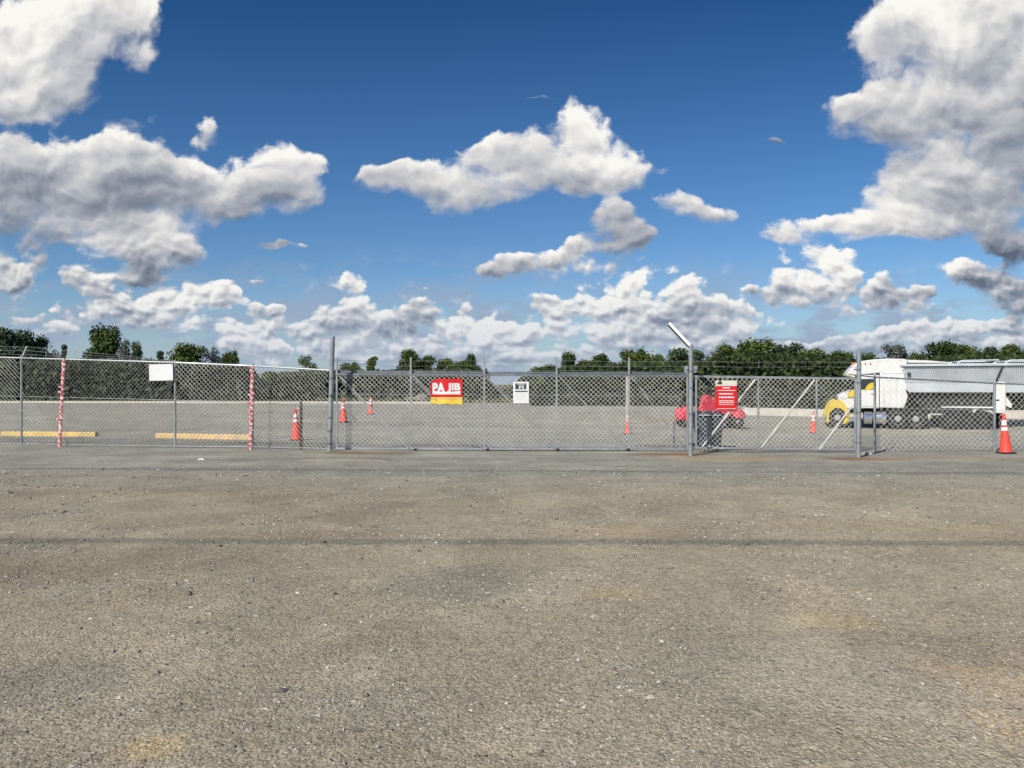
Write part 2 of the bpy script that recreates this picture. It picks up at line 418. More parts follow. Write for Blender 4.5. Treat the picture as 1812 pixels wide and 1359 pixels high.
# left run of fence: (px, base_py, top_py)
def dist(base_py): return F * CH / (base_py - HZ)
LF = [(-240, 783, 625), (38, 787, 634), (310, 792, 642), (447, 793, 648), (583, 797, 656)]
def fp(px, bpy_, tpy):
    Yd = dist(bpy_); b_ = G(px, Yd); return b_, Vector((b_.x, b_.y, CH + (HZ - tpy) * Yd / F))
LP = [fp(*a) for a in LF]
fence = thing('chain_link_fence', LP[1][0], 'long chain link fence left of the tall gate post, with a white board', 'fence')
off = fence.location
def rel(v, o): return Vector(v) - o
for i, (b_, t_) in enumerate(LP[:4]):
    mb = post_mb(rel(b_, off), rel(t_, off) + Vector((0,0,.02)), .030); ties(mb, rel(b_, off), rel(t_, off), .03)
    mb.build('post', M['post'], fence, smooth=True)
mb = MB()
for i in range(4): mb.tube([rel(LP[i][1], off), rel(LP[i+1][1], off)], .024, 8)
mb.build('top_rail', M['post'], fence, smooth=True)
mb = MB()
dirf = lambda x: 1.0 if x < -12.2 else (1.35 if x < -7.4 else 1.0)  # thicker forward wires, thinner back ones: sun glint built into the mesh shape
dirb = lambda x: 1.0 if x < -12.2 else (.28 if x < -7.4 else 1.0)
for i in range(4):
    q = (rel(LP[i][0], off) + Vector((0,0,.04)), rel(LP[i+1][0], off) + Vector((0,0,.04)), rel(LP[i][1], off), rel(LP[i+1][1], off))
    q = tuple(k + Vector((0,-.032,0)) for k in q)
    fx = lambda x: dirf(x + off.x); bx_ = lambda x: dirb(x + off.x)
    chain(mb, q, .125, .0058, fx, bx_, seed=i*5)
mb.build('chain_link_mesh', M['wire'], fence)
mb = MB()
for i in range(4):
    for fr in (.02, .56):
        a = patch_pt((LP[i][0], LP[i+1][0], LP[i][1], LP[i+1][1]), 0, fr); b_ = patch_pt((LP[i][0], LP[i+1][0], LP[i][1], LP[i+1][1]), 1, fr)
        mb.tube([rel(a, off) + Vector((0,-.045,0)), rel(b_, off) + Vector((0,-.045,0))], .006, 5)
mb.build('tension_wire', M['galv'], fence)
arms = MB()
for b_, t_ in LP[:2]:
    a = rel(t_, off); arms.bar(a, a + Vector((-.02, .26, .34)), .04, .02)
arms.build('barbed_wire_arm', M['galv_dark'], fence)
mb = MB()
for j in range(3):
    dv = Vector((-.02, .26, .34)) * ((j + 1) / 3.05)
    barbed(mb, rel(LP[0][1], off) + dv, rel(LP[1][1], off) + dv, seed=j); barbed(mb, rel(LP[1][1], off) + dv, rel(LP[2][1], off) + dv*.2, seed=j+4)
mb.build('barbed_wire', M['barb'], fence)

# red and white taped posts
def tape_post(px, bpy_, tpy, lean, label, seed):
    Yd = dist(bpy_) - .10; b_ = G(px - lean / 2, Yd); t_ = P(px + lean / 2, tpy, Yd)
    o = thing('taped_post', b_, label, 'post', 'posts wound with red and white barrier tape')
    tt = t_ - b_; mb = MB(); mb.bar(Vector((0,0,-.1)), tt + Vector((0,0,.03)), .05, .04)
    mb.build('post', M['timber'], o)
    mb = MB(); rr = random.Random(seed); vs = []; N = 44; K = 9
    for i in range(N + 1):
        p = tt * (i / N)
        for k in range(K):
            a = 2 * math.pi * k / K + i * .35
            r_ = .044 + .018 * noise.noise(Vector((math.cos(a)*2, i * .55, seed))) + rr.uniform(-.006, .008)
            vs.append(p + Vector((math.cos(a) * r_, math.sin(a) * r_ * .8, rr.uniform(-.008, .008))))
    fs = [(i*K+k, i*K+(k+1) % K, (i+1)*K+(k+1) % K, (i+1)*K+k) for i in range(N) for k in range(K)]
    mb.add(vs, fs)
    for i in range(16):    # loose flaps
        p = tt * rr.uniform(.02, .98); d = Vector((rr.choice((-1, 1)) * rr.uniform(.05, .09), -.06, rr.uniform(-.05, .03)))
        w = Vector((0, 0, rr.uniform(.02, .045)))
        mb.add([p + Vector((0,-.05,0)), p + Vector((0,-.05,0)) + w, p + d + w*1.2, p + d], [(0,1,2,3)])
    mb.build('tape_wrap', M['tape'], o)
tape_post(109, 789, 636, 8, 'left post wrapped in red and white tape beside the yellow ground beam', 2)
tape_post(445, 796, 648, 3, 'right post wrapped in red and white tape at the end of the orange ground beam', 8)

# ------------------------------------------------------------------ signs
def text_mesh(mb, s, x, z, h, w=None, y=0.0, bold=.0):
    cu = bpy.data.curves.new('lettering', 'FONT'); cu.body = s; cu.size = 1; cu.align_x = 'CENTER'; cu.align_y = 'CENTER'; cu.offset = bold; cu.resolution_u = 3
    ob = bpy.data.objects.new('lettering', cu); COL.objects.link(ob)
    bpy.context.view_layer.update()
    me = ob.to_mesh(); vs = [v.co.copy() for v in me.vertices]; fs = [tuple(p.vertices) for p in me.polygons]
    ob.to_mesh_clear(); bpy.data.objects.remove(ob); bpy.data.curves.remove(cu)
    x0 = min(v.x for v in vs); x1 = max(v.x for v in vs); z0 = min(v.y for v in vs); z1 = max(v.y for v in vs)
    sy = h / (z1 - z0); sx_ = (w / (x1 - x0)) if w else sy
    mb.add([((v.x - (x0+x1)/2) * sx_ + x, y, (v.y - (z0+z1)/2) * sy + z) for v in vs], fs)
def sign_root(name, px0, px1, py0, py1, Yd, label, cat='sign', tilt=0, group=None):
    c = P((px0+px1)/2, (py0+py1)/2, Yd); W = (px1-px0)*Yd/F; Hh = (py1-py0)*Yd/F
    o = thing(name, c, label, cat, group); o.rotation_euler = (0, tilt, 0); return o, W, Hh
Ygate = dist(797)
o, W, Hh = sign_root('blank_sign', 264, 306, 645, 674, dist(792) - .09, 'blank white board wired to the top of the left fence', tilt=R(-1))
mb = MB(); mb.box((0,0,0), (W, .006, Hh)); mb.build('board', M['signwhite'], o, bevel=.002)
mb = MB()
for sx_ in (-1, 1):
    for sz in (-1, 1): mb.lathe([(.008,0),(.008,.004)], 8, c=(sx_*W*.45, -.0075, sz*Hh*.42), axis='y')
mb.build('grommet', M['galv_dark'], o)
# red/yellow banner
YG = Ygate - .07
o, W, Hh = sign_root('banner_sign', 762, 818, 671, 715, YG, 'red and yellow banner with big white letters on the sliding gate')
mb = MB()
def wavy(zb, zt, x0=-W/2, x1=W/2, y=0.0, cut=0, fringe=0, n=24):
    vs = []; rr = random.Random(4)
    for i in range(n + 1):
        u = i / n; x = x0 + (x1 - x0) * u; yy_ = y + .012 * math.sin(u * 9)
        zt_ = zt - (cut * max(0, 1 - u * 5) ** 2) + (.006*math.sin(u*20) if cut else 0)
        vs += [(x, yy_, zb - (rr.uniform(0, fringe))), (x, yy_, zt_)]
    return vs, [(2*i, 2*i+2, 2*i+3, 2*i+1) for i in range(n)]
mb.add(*wavy(-Hh/2 + Hh*.27, Hh/2, cut=.12)); mb.build('red_panel', M['signred'], o)
mb = MB(); mb.add(*wavy(-Hh/2 + .01, -Hh/2 + Hh*.26, fringe=.03)); mb.build('yellow_strip', M['signyellow'], o)
mb = MB()
text_mesh(mb, 'PA', -W*.24, Hh*.145, Hh*.40, W*.40, 0, .05); text_mesh(mb, 'JIB', W*.235, Hh*.145, Hh*.38, W*.42, 0, .045)
# curved white swoosh
N = 20; vs = []
for i in range(N + 1):
    u = i / N; x = -W*.44 + W*.88*u; vs += [(x, 0, -Hh*.12), (x, 0, -Hh*.12 + Hh*(.10 + .05 * (2*u-1)**2))]
mb.add(vs, [(2*i, 2*i+2, 2*i+3, 2*i+1) for i in range(N)])
mb.v = [(x, .012 * math.sin((x/W + .5) * 9) - .006, z) for x, y_, z in mb.v]
mb.build('lettering', M['signwhite'], o)
mb = MB(); mb.add(*wavy(-Hh/2 + Hh*.185, -Hh/2 + Hh*.205, y=-.005)); mb.build('stripe', M['timber'], o)
# white notice
o, W, Hh = sign_root('notice_sign', 908, 936, 676, 714, YG, 'white notice with a dark printed heading on the sliding gate')
mb = MB(); mb.box((0,0,0), (W, .006, Hh)); mb.build('board', M['signwhite'], o, bevel=.002)
mb = MB(); mb.box((-W*.02, -.005, Hh*.29), (W*.70, .004, Hh*.27)); mb.box((W*.02,-.005,Hh*.055), (W*.80,.004,Hh*.055)); 
mb.build('heading_block', M['signdark'], o)
mb = MB(); text_mesh(mb, 'FI', W*.02, Hh*.245, Hh*.15, W*.30, -.0085, .03); mb.box((0,-.0085,Hh*.39), (W*.5,.002,Hh*.03)); mb.build('heading_letters', M['signwhite'], o)
mb = MB(); rr = random.Random(1)
for i in range(5):
    z = -Hh*(.04 + .075*i); x = -W*.36
    while x < W*.34:
        l = rr.uniform(.03, .09)*W*1.4; mb.box((x + l/2, -.0045, z), (l, .002, Hh*.012)); x += l + W*.03
mb.build('small_print', M['signgrey'], o)
# red notice on the swing gate
o, W, Hh = sign_root('warning_sign', 1266, 1304, 674, 725, dist(800) - .10, 'red warning board with cream header and white lines on the braced swing gate')
mb = MB(); mb.box((0,0,-Hh*.085), (W, .006, Hh*.83)); mb.build('red_panel', M['signred'], o, bevel=.002)
mb = MB(); mb.box((W*.005,-.001,Hh*.42), (W*1.0, .006, Hh*.16)); mb.build('header', M['signcream'], o, bevel=.002)
mb = MB(); mb.box((-W*.30,-.006,Hh*.41), (W*.22,.003,Hh*.08)); mb.lathe([(W*.07,0),(W*.07,.002)], 12, c=(-W*.28,-.0065,Hh*.445), axis='y'); mb.build('header_emblem', M['rust'], o)
mb = MB(); rr = random.Random(6)
mb.box((0,-.005,Hh*.325),(W*.99,.003,Hh*.022))
mb.box((0,-.005,Hh*.16),(W*.84,.003,Hh*.024)); mb.box((0,-.005,-Hh*.47),(W*.90,.003,Hh*.015))
text_mesh(mb, 'AVISO', 0, Hh*.245, Hh*.06, W*.36, -.0055, .03) if False else mb.box((0,-.005,Hh*.25),(W*.34,.003,Hh*.035))
for z, hh in ((.04,.045),(-.08,.05),(-.20,.03),(-.26,.03),(-.33,.02)):
    x = -W*.34
    while x < W*.32:
        l = rr.uniform(.06,.2)*W; l = min(l, W*.36 - x); mb.box((x+l/2,-.005,Hh*z),(l,.003,Hh*hh)); x += l + W*.025
mb.build('printed_lines', M['signwhite'], o)

# ------------------------------------------------------------------ tall gate posts
b_ = G(583, dist(800)); tp = P(588.5, 598, dist(800))
tall = thing('gate_post', b_, 'tall grey steel post at the left end of the sliding gate', 'post', 'tall gate posts')
mb = post_mb((0,0,0), tp - b_, .060, n=16); mb.build('pole', M['post'], tall, smooth=True)
mb = MB()
for k in (.18, .52, .86, 1.45, 1.9): mb.tube([(tp-b_)*(k/2.95) - Vector((0,0,.018)), (tp-b_)*(k/2.95) + Vector((0,0,.018))], .073, 14)
mb.build('band_clamp', M['galv_dark'], tall, smooth=True)
mb = MB(); mb.box((.10,-.04,1.36), (.11,.06,.07)); mb.box((.15,-.05,1.30),(.03,.04,.10)); mb.build('latch', M['chassis'], tall, bevel=.006)

b2 = G(1222, dist(806)); tp2 = P(1223.5, 613, dist(806))
angl = thing('gate_post', b2, 'steel gate post with a bent sunlit arm leaning up to the left', 'post', 'tall gate posts')
h2 = (tp2 - b2).z
mb = post_mb((0,0,0), (.01,0,h2), .052, n=16); mb.build('pole', M['post'], angl, smooth=True)
arm_a = Vector((.0,-.01,h2 - .0)); arm_b = P(1184, 572, dist(806)) - b2
mb = MB(); mb.bar(arm_a, arm_b, .070, .020, up=(-.6,-.75,.5)); mb.build('angled_arm', M['arm_sunlit'], angl, bevel=.003)  # sunlit top of the arm put into this bright white
mb = MB(); mb.bar(arm_a + Vector((-.012,.02,-.035)), arm_b + Vector((-.012,.02,-.035)), .07, .02, up=(-.6,-.75,.5)); mb.build('arm_shade_bar', M['chassis'], angl)  # black bar standing in for the arm's shaded underside
mb = MB()
for k in (.3, 1.0, 1.62, 2.02): mb.tube([(0,0,k-.02),(0,0,k+.02)], .059, 14)
mb.build('band_clamp', M['galv_dark'], angl, smooth=True)
mb = MB()
for sx_ in (-1, 1): mb.box((sx_*.11,0,2.07),(.07,.05,.16)); mb.lathe([(.045,-.02),(.045,.02)], 12, c=(sx_*.11,-.03,2.1), axis='y')
mb.build('roller_bracket', M['galv'], angl)

b3 = G(1519, dist(809)); tp3 = P(1521, 624, dist(809))
hp = thing('gate_post', b3, 'steel hinge post right of the braced swing gate, in front of the truck', 'post', 'tall gate posts')
h3 = (tp3-b3).z
mb = post_mb((0,0,0), (.015,0,h3), .050, n=16); mb.build('pole', M['post'], hp, smooth=True)
mb = MB(); 
for i in range(16): mb.box((.055,.01,.25 + i*.082),(.03,.03,.03))
mb.build('mesh_clip', M['galv_dark'], hp)
mb = MB()
for k in (.35, 1.05, 1.75, 2.05): mb.tube([(0,0,k-.02),(0,0,k+.02)], .057, 14); mb.box((-.07,0,k),(.06,.03,.03))
mb.build('hinge', M['galv_dark'], hp, smooth=True)

# ------------------------------------------------------------------ sliding gate
Yg = Ygate; o0 = G(595, Yg)
gate = thing('sliding_gate', o0, 'wide galvanised sliding gate of four braced chain link bays with two signs', 'gate')
def gp(px, py, dy=0): return P(px, py, Yg + dy) - o0
ups = [596, 727, 857, 985, 1113, 1216]
mb = MB(); mb.bar(gp(594, 663), gp(1219, 665.5), .055, .055); mb.bar(gp(594, 659, .09), gp(1219, 661.5, .09), .06, .05)
mb.build('top_rail', M['galv_dark'], gate, bevel=.006)
mb = MB(); mb.bar(gp(594, 794.5), gp(1219, 795.5), .055, .05); mb.build('bottom_rail', M['galv'], gate, bevel=.006)
mb = MB(); mb.bar(gp(862, 788), gp(1110, 788.5), .01, .10); mb.build('kick_plate', M['galv'], gate)
for u in ups:
    mb = MB(); tpz = 633 if u > 700 and u < 1200 else (631 if u < 600 else 661)
    mb.bar(gp(u, 795), gp(u, tpz + .5 * 0), .045 if u != 1113 else .05, .045); mb.build('upright', M['galv'], gate, bevel=.004)
for a, b_ in zip(ups[:-1], ups[1:]):
    mb = MB(); mb.bar(gp(a + 4, 666, -.045), gp(b_ - 4, 793, -.045), .028, .028); mb.build('brace', M['galv'], gate)
mb = MB(); bl, br, tl, tr = gp(596, 793, -.028), gp(1216, 794, -.028), gp(596, 665, -.028), gp(1216, 667, -.028)
chain(mb, (bl, br, tl, tr), .12, .0060, 1, 1, seed=40, wob=.02); mb.build('chain_link_mesh', M['wire'], gate)
mb = MB(); mb.tube([gp(596, 698, -.03), gp(1216, 702, -.03)], .005, 5); mb.build('tension_wire', M['galv'], gate)
mb = MB()
for k, py in enumerate((638, 647, 655)): barbed(mb, gp(596 if k else 596, py, 0), gp(1222, py + 1.5, 0), seed=k+20, r=.0035)
mb.build('barbed_wire', M['barb'], gate)
for u in (735, 863, 987, 1112):
    mb = MB(); c = gp(u, 798.5, -.02)
    mb.lathe([(.045,-.03),(.052,-.02),(.052,.02),(.045,.03)], 14, c=c, axis='y'); mb.bar(c + Vector((-.05,-.01,.03)), c + Vector((.03,-.01,.06)), .03, .03)
    mb.build('roller_wheel', M['black'], gate)

# ------------------------------------------------------------------ swing gate
Ys = dist(800); o1 = G(1232, Ys)
sg = thing('swing_gate', o1, 'chain link swing gate with long diagonal braces and a red board on it', 'gate')
def sp_(px, py, dy=0): return P(px, py, Ys + dy) - o1
mb = MB(); mb.bar(sp_(1229, 666.5), sp_(1515, 670.5), .055, .055); mb.build('top_rail', M['galv'], sg, bevel=.006)
mb = MB(); mb.bar(sp_(1231, 793), sp_(1515, 796), .05, .05); mb.build('bottom_rail', M['galv'], sg, bevel=.006)
for u in (1232, 1342, 1445, 1513):
    mb = MB(); mb.tube([sp_(u, 796), sp_(u, 669)], .026, 10); mb.build('upright', M['galv'], sg, smooth=True)
for (a, b_, c, d) in ((1243, 791, 1336, 672), (1347, 793, 1441, 673), (1450, 796, 1510, 716)):
    mb = MB(); mb.tube([sp_(a, b_, -.03), sp_(c, d, -.03)], .023, 8); mb.build('brace', M['wire'], sg, smooth=True)
mb = MB(); chain(mb, (sp_(1232, 794, -.035), sp_(1513, 797, -.035), sp_(1232, 668, -.035), sp_(1513, 671, -.035)), .12, .0052, 1, 1, seed=70, wob=.02)
mb.build('chain_link_mesh', M['wire'], sg)
mb = MB(); mb.tube([sp_(1232, 703, -.03), sp_(1513, 706, -.03)], .004, 5); mb.build('tension_wire', M['galv'], sg)
mb = MB()
for k, py in enumerate((640, 648.5)): barbed(mb, sp_(1226, py, 0), sp_(1520, py + 1, .1), seed=k+30, r=.0035)
mb.build('barbed_wire', M['barb'], sg)

# ------------------------------------------------------------------ right fence
RF = [(1548, 799, 668), (1760, 797, 679), (1990, 797, 687)]
RP = [fp(*a) for a in RF]
rf = thing('chain_link_fence', RP[0][0], 'chain link fence with thin dark top rail before the parked truck', 'fence'); off = rf.location.copy()
for k, (b_, t_) in enumerate(RP):
    mb = post_mb(rel(b_, off), rel(t_, off) + Vector((0,0,.05)), .030); ties(mb, rel(b_, off), rel(t_, off), .03, 5); mb.build('post', M['post'], rf, smooth=True)
mb = MB()
for i in range(2): mb.tube([rel(RP[i][1], off), rel(RP[i+1][1], off)], .020, 8)
hpb = P(1522, 665, dist(809)); mb.tube([rel(hpb, off), rel(RP[0][1], off)], .016, 8)
mb.build('top_rail', M['galv_dark'], rf, smooth=True)
mb = MB()
for i in range(2):
    q = tuple(k + Vector((0,-.032,0)) for k in (rel(RP[i][0], off)+Vector((0,0,.04)), rel(RP[i+1][0], off)+Vector((0,0,.04)), rel(RP[i][1], off), rel(RP[i+1][1], off)))
    chain(mb, q, .15, .0050, .9, .9, seed=90+i, wob=.02)
mb.build('chain_link_mesh', M['wire'], rf)
mb = MB()
for i in range(2):
    a = RP[i][0].lerp(RP[i][1], .6); b_ = RP[i+1][0].lerp(RP[i+1][1], .6); mb.tube([rel(a, off), rel(b_, off)], .005, 5)
mb.build('tension_wire', M['galv'], rf)

# ------------------------------------------------------------------ small items
def yard_spot(px, py):   # ground point seen at px,py taking the dip into account
    Yd = F * CH / (py - HZ)
    for _ in range(30): Yd = F * (CH - gz((px-CX)*Yd/F, Yd)) / (py - HZ)
    return G(px, Yd)
def beam(px0, px1, py, mat, label, cat, yb=0):
    a = yard_spot(px0, py); b_ = yard_spot(px1, py + yb); c = (a+b_)/2; L = (b_-a).length
    o = thing('ground_beam', c, label, cat, 'painted beams lying on the gravel', rz=math.atan2((b_-a).y, (b_-a).x))
    mb = MB(); n = 14
    for i in range(n):
        x0 = -L/2 + L*i/n; x1 = -L/2 + L*(i+1)/n
        hs = [.15 + .012*noise.noise(Vector((x*2, 0, py))) for x in (x0, x1)]
        vs = []
        for x, hh in ((x0, hs[0]), (x1, hs[1])): vs += [(x,-.10,-.01),(x,-.08,hh*.7),(x,-.05,hh),(x,.05,hh),(x,.08,hh*.7),(x,.10,-.01)]
        fs = [(k,k+1,k+7,k+6) for k in range(5)]
        if i == 0: fs.append((0,1,2,3,4,5))
        if i == n-1: fs.append((11,10,9,8,7,6))
        mb.add(vs, fs)
    mb.build('block', mat, o)
    mb = MB()
    for s_ in (-.36, .36): mb.lathe([(.02,0),(.02,.02),(.012,.03)], 8, c=(L*s_,0,.145))
    mb.build('anchor_pin', M['rust'], o)
    return o
beam(5, 171, 771.5, M['yellow_block'], 'yellow painted beam on the gravel behind the left end of the fence', 'parking stop', 1)
beam(278, 446, 775, M['orange_block'], 'orange tinted beam lying behind the fence just left of the second taped post', 'parking stop', 3)

def make_cone(h=.92, w=.30, style=0):
    o = thing('traffic_cone', (0,0,0), 'orange cone', 'traffic cone', 'orange traffic cones in the yard')
    rb = w/2*.86; rt = .028
    rr_ = lambda z: rb + (rt - rb) * (z / h)
    mb = MB(); z0 = .03
    mb.lathe([(rr_(z0)+.012, z0-.012),(rr_(z0), z0+.02),(rr_(h*.42), h*.42),(rr_(h*.95), h*.95),(rt*1.5, h*.955),(rt*1.5,h*.985),(rt*.8,h)], 20)
    mb.build('body', M['cone'], o, smooth=True)
    mb = MB(); mb.box((0,0,.02),(w*1.0, w*1.0, .035)); mb.build('base', M['cone'] if style else M['black'], o, bevel=.008)
    for a, b_ in (((.46,.62),(.70,.84))):
        mb = MB(); mb.lathe([(rr_(h*a)+.003, h*a),(rr_(h*b_)+.003, h*b_)] if False else [(rr_(h*.46)+.003, h*.46),(rr_(h*.60)+.003, h*.60)], 20)
    mb = MB(); mb.lathe([(rr_(h*.58)+.003, h*.58),(rr_(h*.665)+.003, h*.665)], 20); mb.build('collar', M['coneband'], o, smooth=True)
    mb = MB(); mb.lathe([(rr_(h*.72)+.003, h*.72),(rr_(h*.84)+.003, h*.84)], 20); mb.build('collar', M['coneband'], o, smooth=True)
    mb = MB(); rr = random.Random(5)
    for i in range(7):
        a = rr.random()*6.28; z = h*rr.uniform(.8, .97); d = Vector((math.cos(a)*rr.uniform(.05,.09), math.sin(a)*.06, rr.uniform(-.12,.1)))
        p = Vector((0,0,z)); s_ = Vector((-.3*d.y,.3*d.x,.025)); mb.add([p-s_, p+s_, p+d+s_*.8, p+d*1.1-s_*.6], [(0,1,2,3)])
    mb.build('tape_tie', M['pink'], o)
    return o
cone0 = make_cone()
cones = [(1780, 803, 70, 'nearest cone, with two white collars, by the right fence post'),
         (1439, 767, 38, 'orange cone beside the thin upright of the swing gate, left of the truck'),
         (1111, 769, 40, 'orange cone at the foot of the timber stake behind the sliding gate'),
         (525, 779.5, 56, 'orange cone partly hidden by the rusty short post'),
         (608, 748, 43, 'orange cone just right of the tall left gate post'),
         (656, 734, 32, 'small farthest cone out in the yard, second from the left gate post')]
for i, (px, py, hp_, lab) in enumerate(cones):
    o = cone0 if i == 0 else copy_tree(cone0)
    p = yard_spot(px, py); o.location = p; k = hp_ * p.y / F / .92; o.scale = (k*(1.0 if i == 0 else 1.12), k*(1.0 if i == 0 else 1.12), k); o.rotation_euler = (R((i*37) % 5 - 2), R((i*53) % 5 - 2), i*1.1); o['label'] = lab

p = yard_spot(533, 796)
o = thing('rusty_post', p, 'short dark rusty post standing in front of an orange cone', 'post')
mb = MB(); hh = (796-711)*p.y/F; mb.box((0,0,hh/2-.05),(.045,.09,hh+.1)); mb.box((-.022,-.03,hh/2-.05),(.012,.055,hh+.08)); mb.build('stake', M['rust'], o, bevel=.004)
mb = MB(); mb.box((.0,-.0,hh+.018),(.075,.11,.02)); mb.build('cap', M['rust'], o, bevel=.003)
p = yard_spot(1112.5, 768); p.y += .35
tag(MB().bar(Vector((0,0,-.1)), Vector((.01,0,(768-666)*p.y/F)), .12, .06).build('timber_stake', M['timber'], bevel=.006), 'tall pale timber stake rising behind the gate above an orange cone', 'stake').location = p

# flat concrete strip at the foot of the tall post
a = G(530, dist(815)); b_ = G(690, dist(815))
mb = MB(); vs = []; n = 20; rr = random.Random(2)
for i in range(n+1):
    p = a.lerp(b_, i/n); hh = .045*math.sin(math.pi*min(1, max(0, i/n)))**.4 + .004
    g0 = gz(p.x, p.y); vs += [(p.x,p.y-.16,g0-.02),(p.x,p.y-.13+rr.uniform(-.01,.01),g0+hh),(p.x,p.y+.12,g0+hh+.004),(p.x,p.y+.2,g0-.02)]
mb.add([Vector(v)-a for v in vs], [(4*i+k,4*i+4+k,4*i+5+k,4*i+1+k) for i in range(n) for k in range(3)])
o = mb.build('concrete_strip', M['concrete_dark'], smooth=True); o.location = a
tag(o, 'low dusty concrete strip on the ground before the tall left gate post', 'kerb')

def crumple(name, px, py, sz, mat, label, cat, seed, n=5):
    p = yard_spot(px, py); rr = random.Random(seed); mb = MB()
    for i in range(n):
        c = Vector((rr.uniform(-sz, sz), rr.uniform(-sz*.5, sz*.5), rr.uniform(.2,.5)*sz))
        vs = [c + Vector((v.x*sz*rr.uniform(.4,.9), v.y*sz*.5*rr.uniform(.5,1), v.z*sz*rr.uniform(.25,.6))) for v in octv]; mb.add(vs, octf)
    o = mb.build(name, mat); o.location = p; return tag(o, label, cat)
crumple('paper_litter', 357, 816, .065, M['litter'], 'scrap of white litter on the gravel before the left fence', 'litter', 1)
crumple('rock_pile', 1260, 799, .16, M['timber'], 'small heap of pale stones under the swing gate by the dark bin', 'rocks', 2, 9)
crumple('rock_pile', 1537, 806, .10, M['timber'], 'few pale stones at the foot of the hinge post', 'rocks', 3, 5)

# wheeled bin
p = yard_spot(1253, 795); p.y = max(p.y, Ys + .45); p.z = gz(p.x, p.y)
bn = thing('wheeled_bin', p, 'dark navy wheeled bin standing behind the swing gate below the red board', 'bin')
def taper(mb, w0, d0, w1, d1, z0, z1, cx=0, cy=0):
    vs = [(cx+sx_*w/2, cy+sy_*d/2, z) for (w, d, z) in ((w0,d0,z0),(w1,d1,z1)) for (sx_, sy_) in ((-1,-1),(1,-1),(1,1),(-1,1))]
    mb.add(vs, [(0,3,2,1),(4,5,6,7),(0,1,5,4),(1,2,6,5),(2,3,7,6),(3,0,4,7)])
mb = MB(); taper(mb, .55,.5,.66,.68,.06,.90); mb.build('body', M['navy'], bn, bevel=.03)
mb = MB(); taper(mb, .72,.74,.72,.74,.90,.94); taper(mb, .70,.72,.52,.55,.94,1.0); mb.build('lid', M['navy'], bn, bevel=.02)
mb = MB(); mb.box((0,-.375,.915),(.70,.02,.03)); mb.build('rim', M['signgrey'], bn)
for sx_ in (-1,1):
    mb = MB(); mb.lathe([(.09,-.03),(.1,-.02),(.1,.02),(.09,.03)], 16); w = mb.build('wheel', M['black'], bn); 
    w.rotation_euler = (0,0,0); mb2 = None
    for v in w.data.vertices: x, y_, z = v.co; v.co = (y_ + sx_*.31, x + .22, z + .10)

# red quad
p = yard_spot(1257, 758)
qd = thing('quad_bike', p, 'red utility quad with black wheels parked behind the gate near the navy bin', 'quad bike')
sc = p.y / F      # metres per source pixel
def q2(px, py): return ((px - 1257) * sc, (758 - py) * sc)
def wheel(root, cx, cz, y0, r, wd, rimr=.55, nm='wheel', rmat='rim'):
    w = bpy.data.objects.new(nm, None)
    mb = MB(); mb.lathe([(r*.62,-wd/2),(r*.93,-wd/2),(r,-wd*.32),(r,wd*.32),(r*.93,wd/2),(r*.62,wd/2)], 28, axis='y')
    ty = mb.build(nm, M['black'], root, smooth=True); ty.location = (cx, y0, cz)
    mb = MB(); mb.lathe([(r*rimr*1.12,-wd*.46),(r*rimr*1.02,-wd*.51),(r*rimr*.92,-wd*.46),(r*.30,-wd*.30),(r*.26,-wd*.52),(r*.18,-wd*.56),(r*.05,-wd*.57)], 24, axis='y')
    rm = mb.build('rim', M[rmat], ty, smooth=True)
    mb = MB()
    for k in range(8):
        a = k*math.pi/4; mb.lathe([(r*.035,-wd*.40),(r*.035,-wd*.33)], 6, c=(r*.42*math.cos(a),0,r*.42*math.sin(a)), axis='y')
    mb.build('wheel_nut', M['chassis'], ty)
    bpy.data.objects.remove(w); return ty
for (px, y0) in ((1212, -.35), (1300, -.35), (1212, .45), (1300, .45)):
    wheel(qd, q2(px, 0)[0], .31, y0, .31, .22)
mb = MB()
def bulge(mb, c, r3, n=14, m_=9, zc=-.2):
    vs = []; fs = []
    for i in range(m_+1):
        th = math.pi * i / m_
        for k in range(n):
            a = 2*math.pi*k/n; d = Vector((math.cos(a)*math.sin(th), math.sin(a)*math.sin(th), math.cos(th)))
            if d.z < zc: d.z = zc
            vs.append(Vector(c) + Vector((d.x*r3[0], d.y*r3[1], d.z*r3[2])))
    for i in range(m_):
        for k in range(n): fs.append((i*n+k,i*n+(k+1)%n,(i+1)*n+(k+1)%n,(i+1)*n+k))
    mb.add(vs, fs)
cx, cz = q2(1212, 735); bulge(mb, (cx, -.33, cz), (.34,.20,.44), zc=-.55); bulge(mb, (cx, .42, cz), (.38,.22,.46), zc=-.5); mb.build('rear_fender', M['red'], qd, smooth=True)
mb = MB(); cx, cz = q2(1304, 738); bulge(mb, (cx, -.33, cz), (.32,.2,.36), zc=-.1); bulge(mb, (cx, .42, cz), (.32,.2,.36), zc=-.1); mb.build('front_fender', M['red'], qd, smooth=True)
mb = MB(); poly = [q2(*k) for k in ((1234,732),(1236,716),(1243,703),(1252,698),(1261,705),(1276,718),(1290,722),(1292,734),(1268,738),(1250,732))]
mb.prism(poly[::-1], -.26, .34); mb.build('body', M['red'], qd, bevel=.05)
mb = MB(); mb.prism([q2(*k) for k in ((1205,722),(1238,716),(1240,708),(1200,712))], -.16, .24); mb.build('seat', M['chassis'], qd, bevel=.03)
mb = MB(); mb.box((q2(1257,0)[0], .04, .33), (1.7,.5,.22)); mb.box((q2(1257,0)[0],-.36,.26),(1.0,.2,.05)); mb.build('chassis', M['chassis'], qd, bevel=.02)
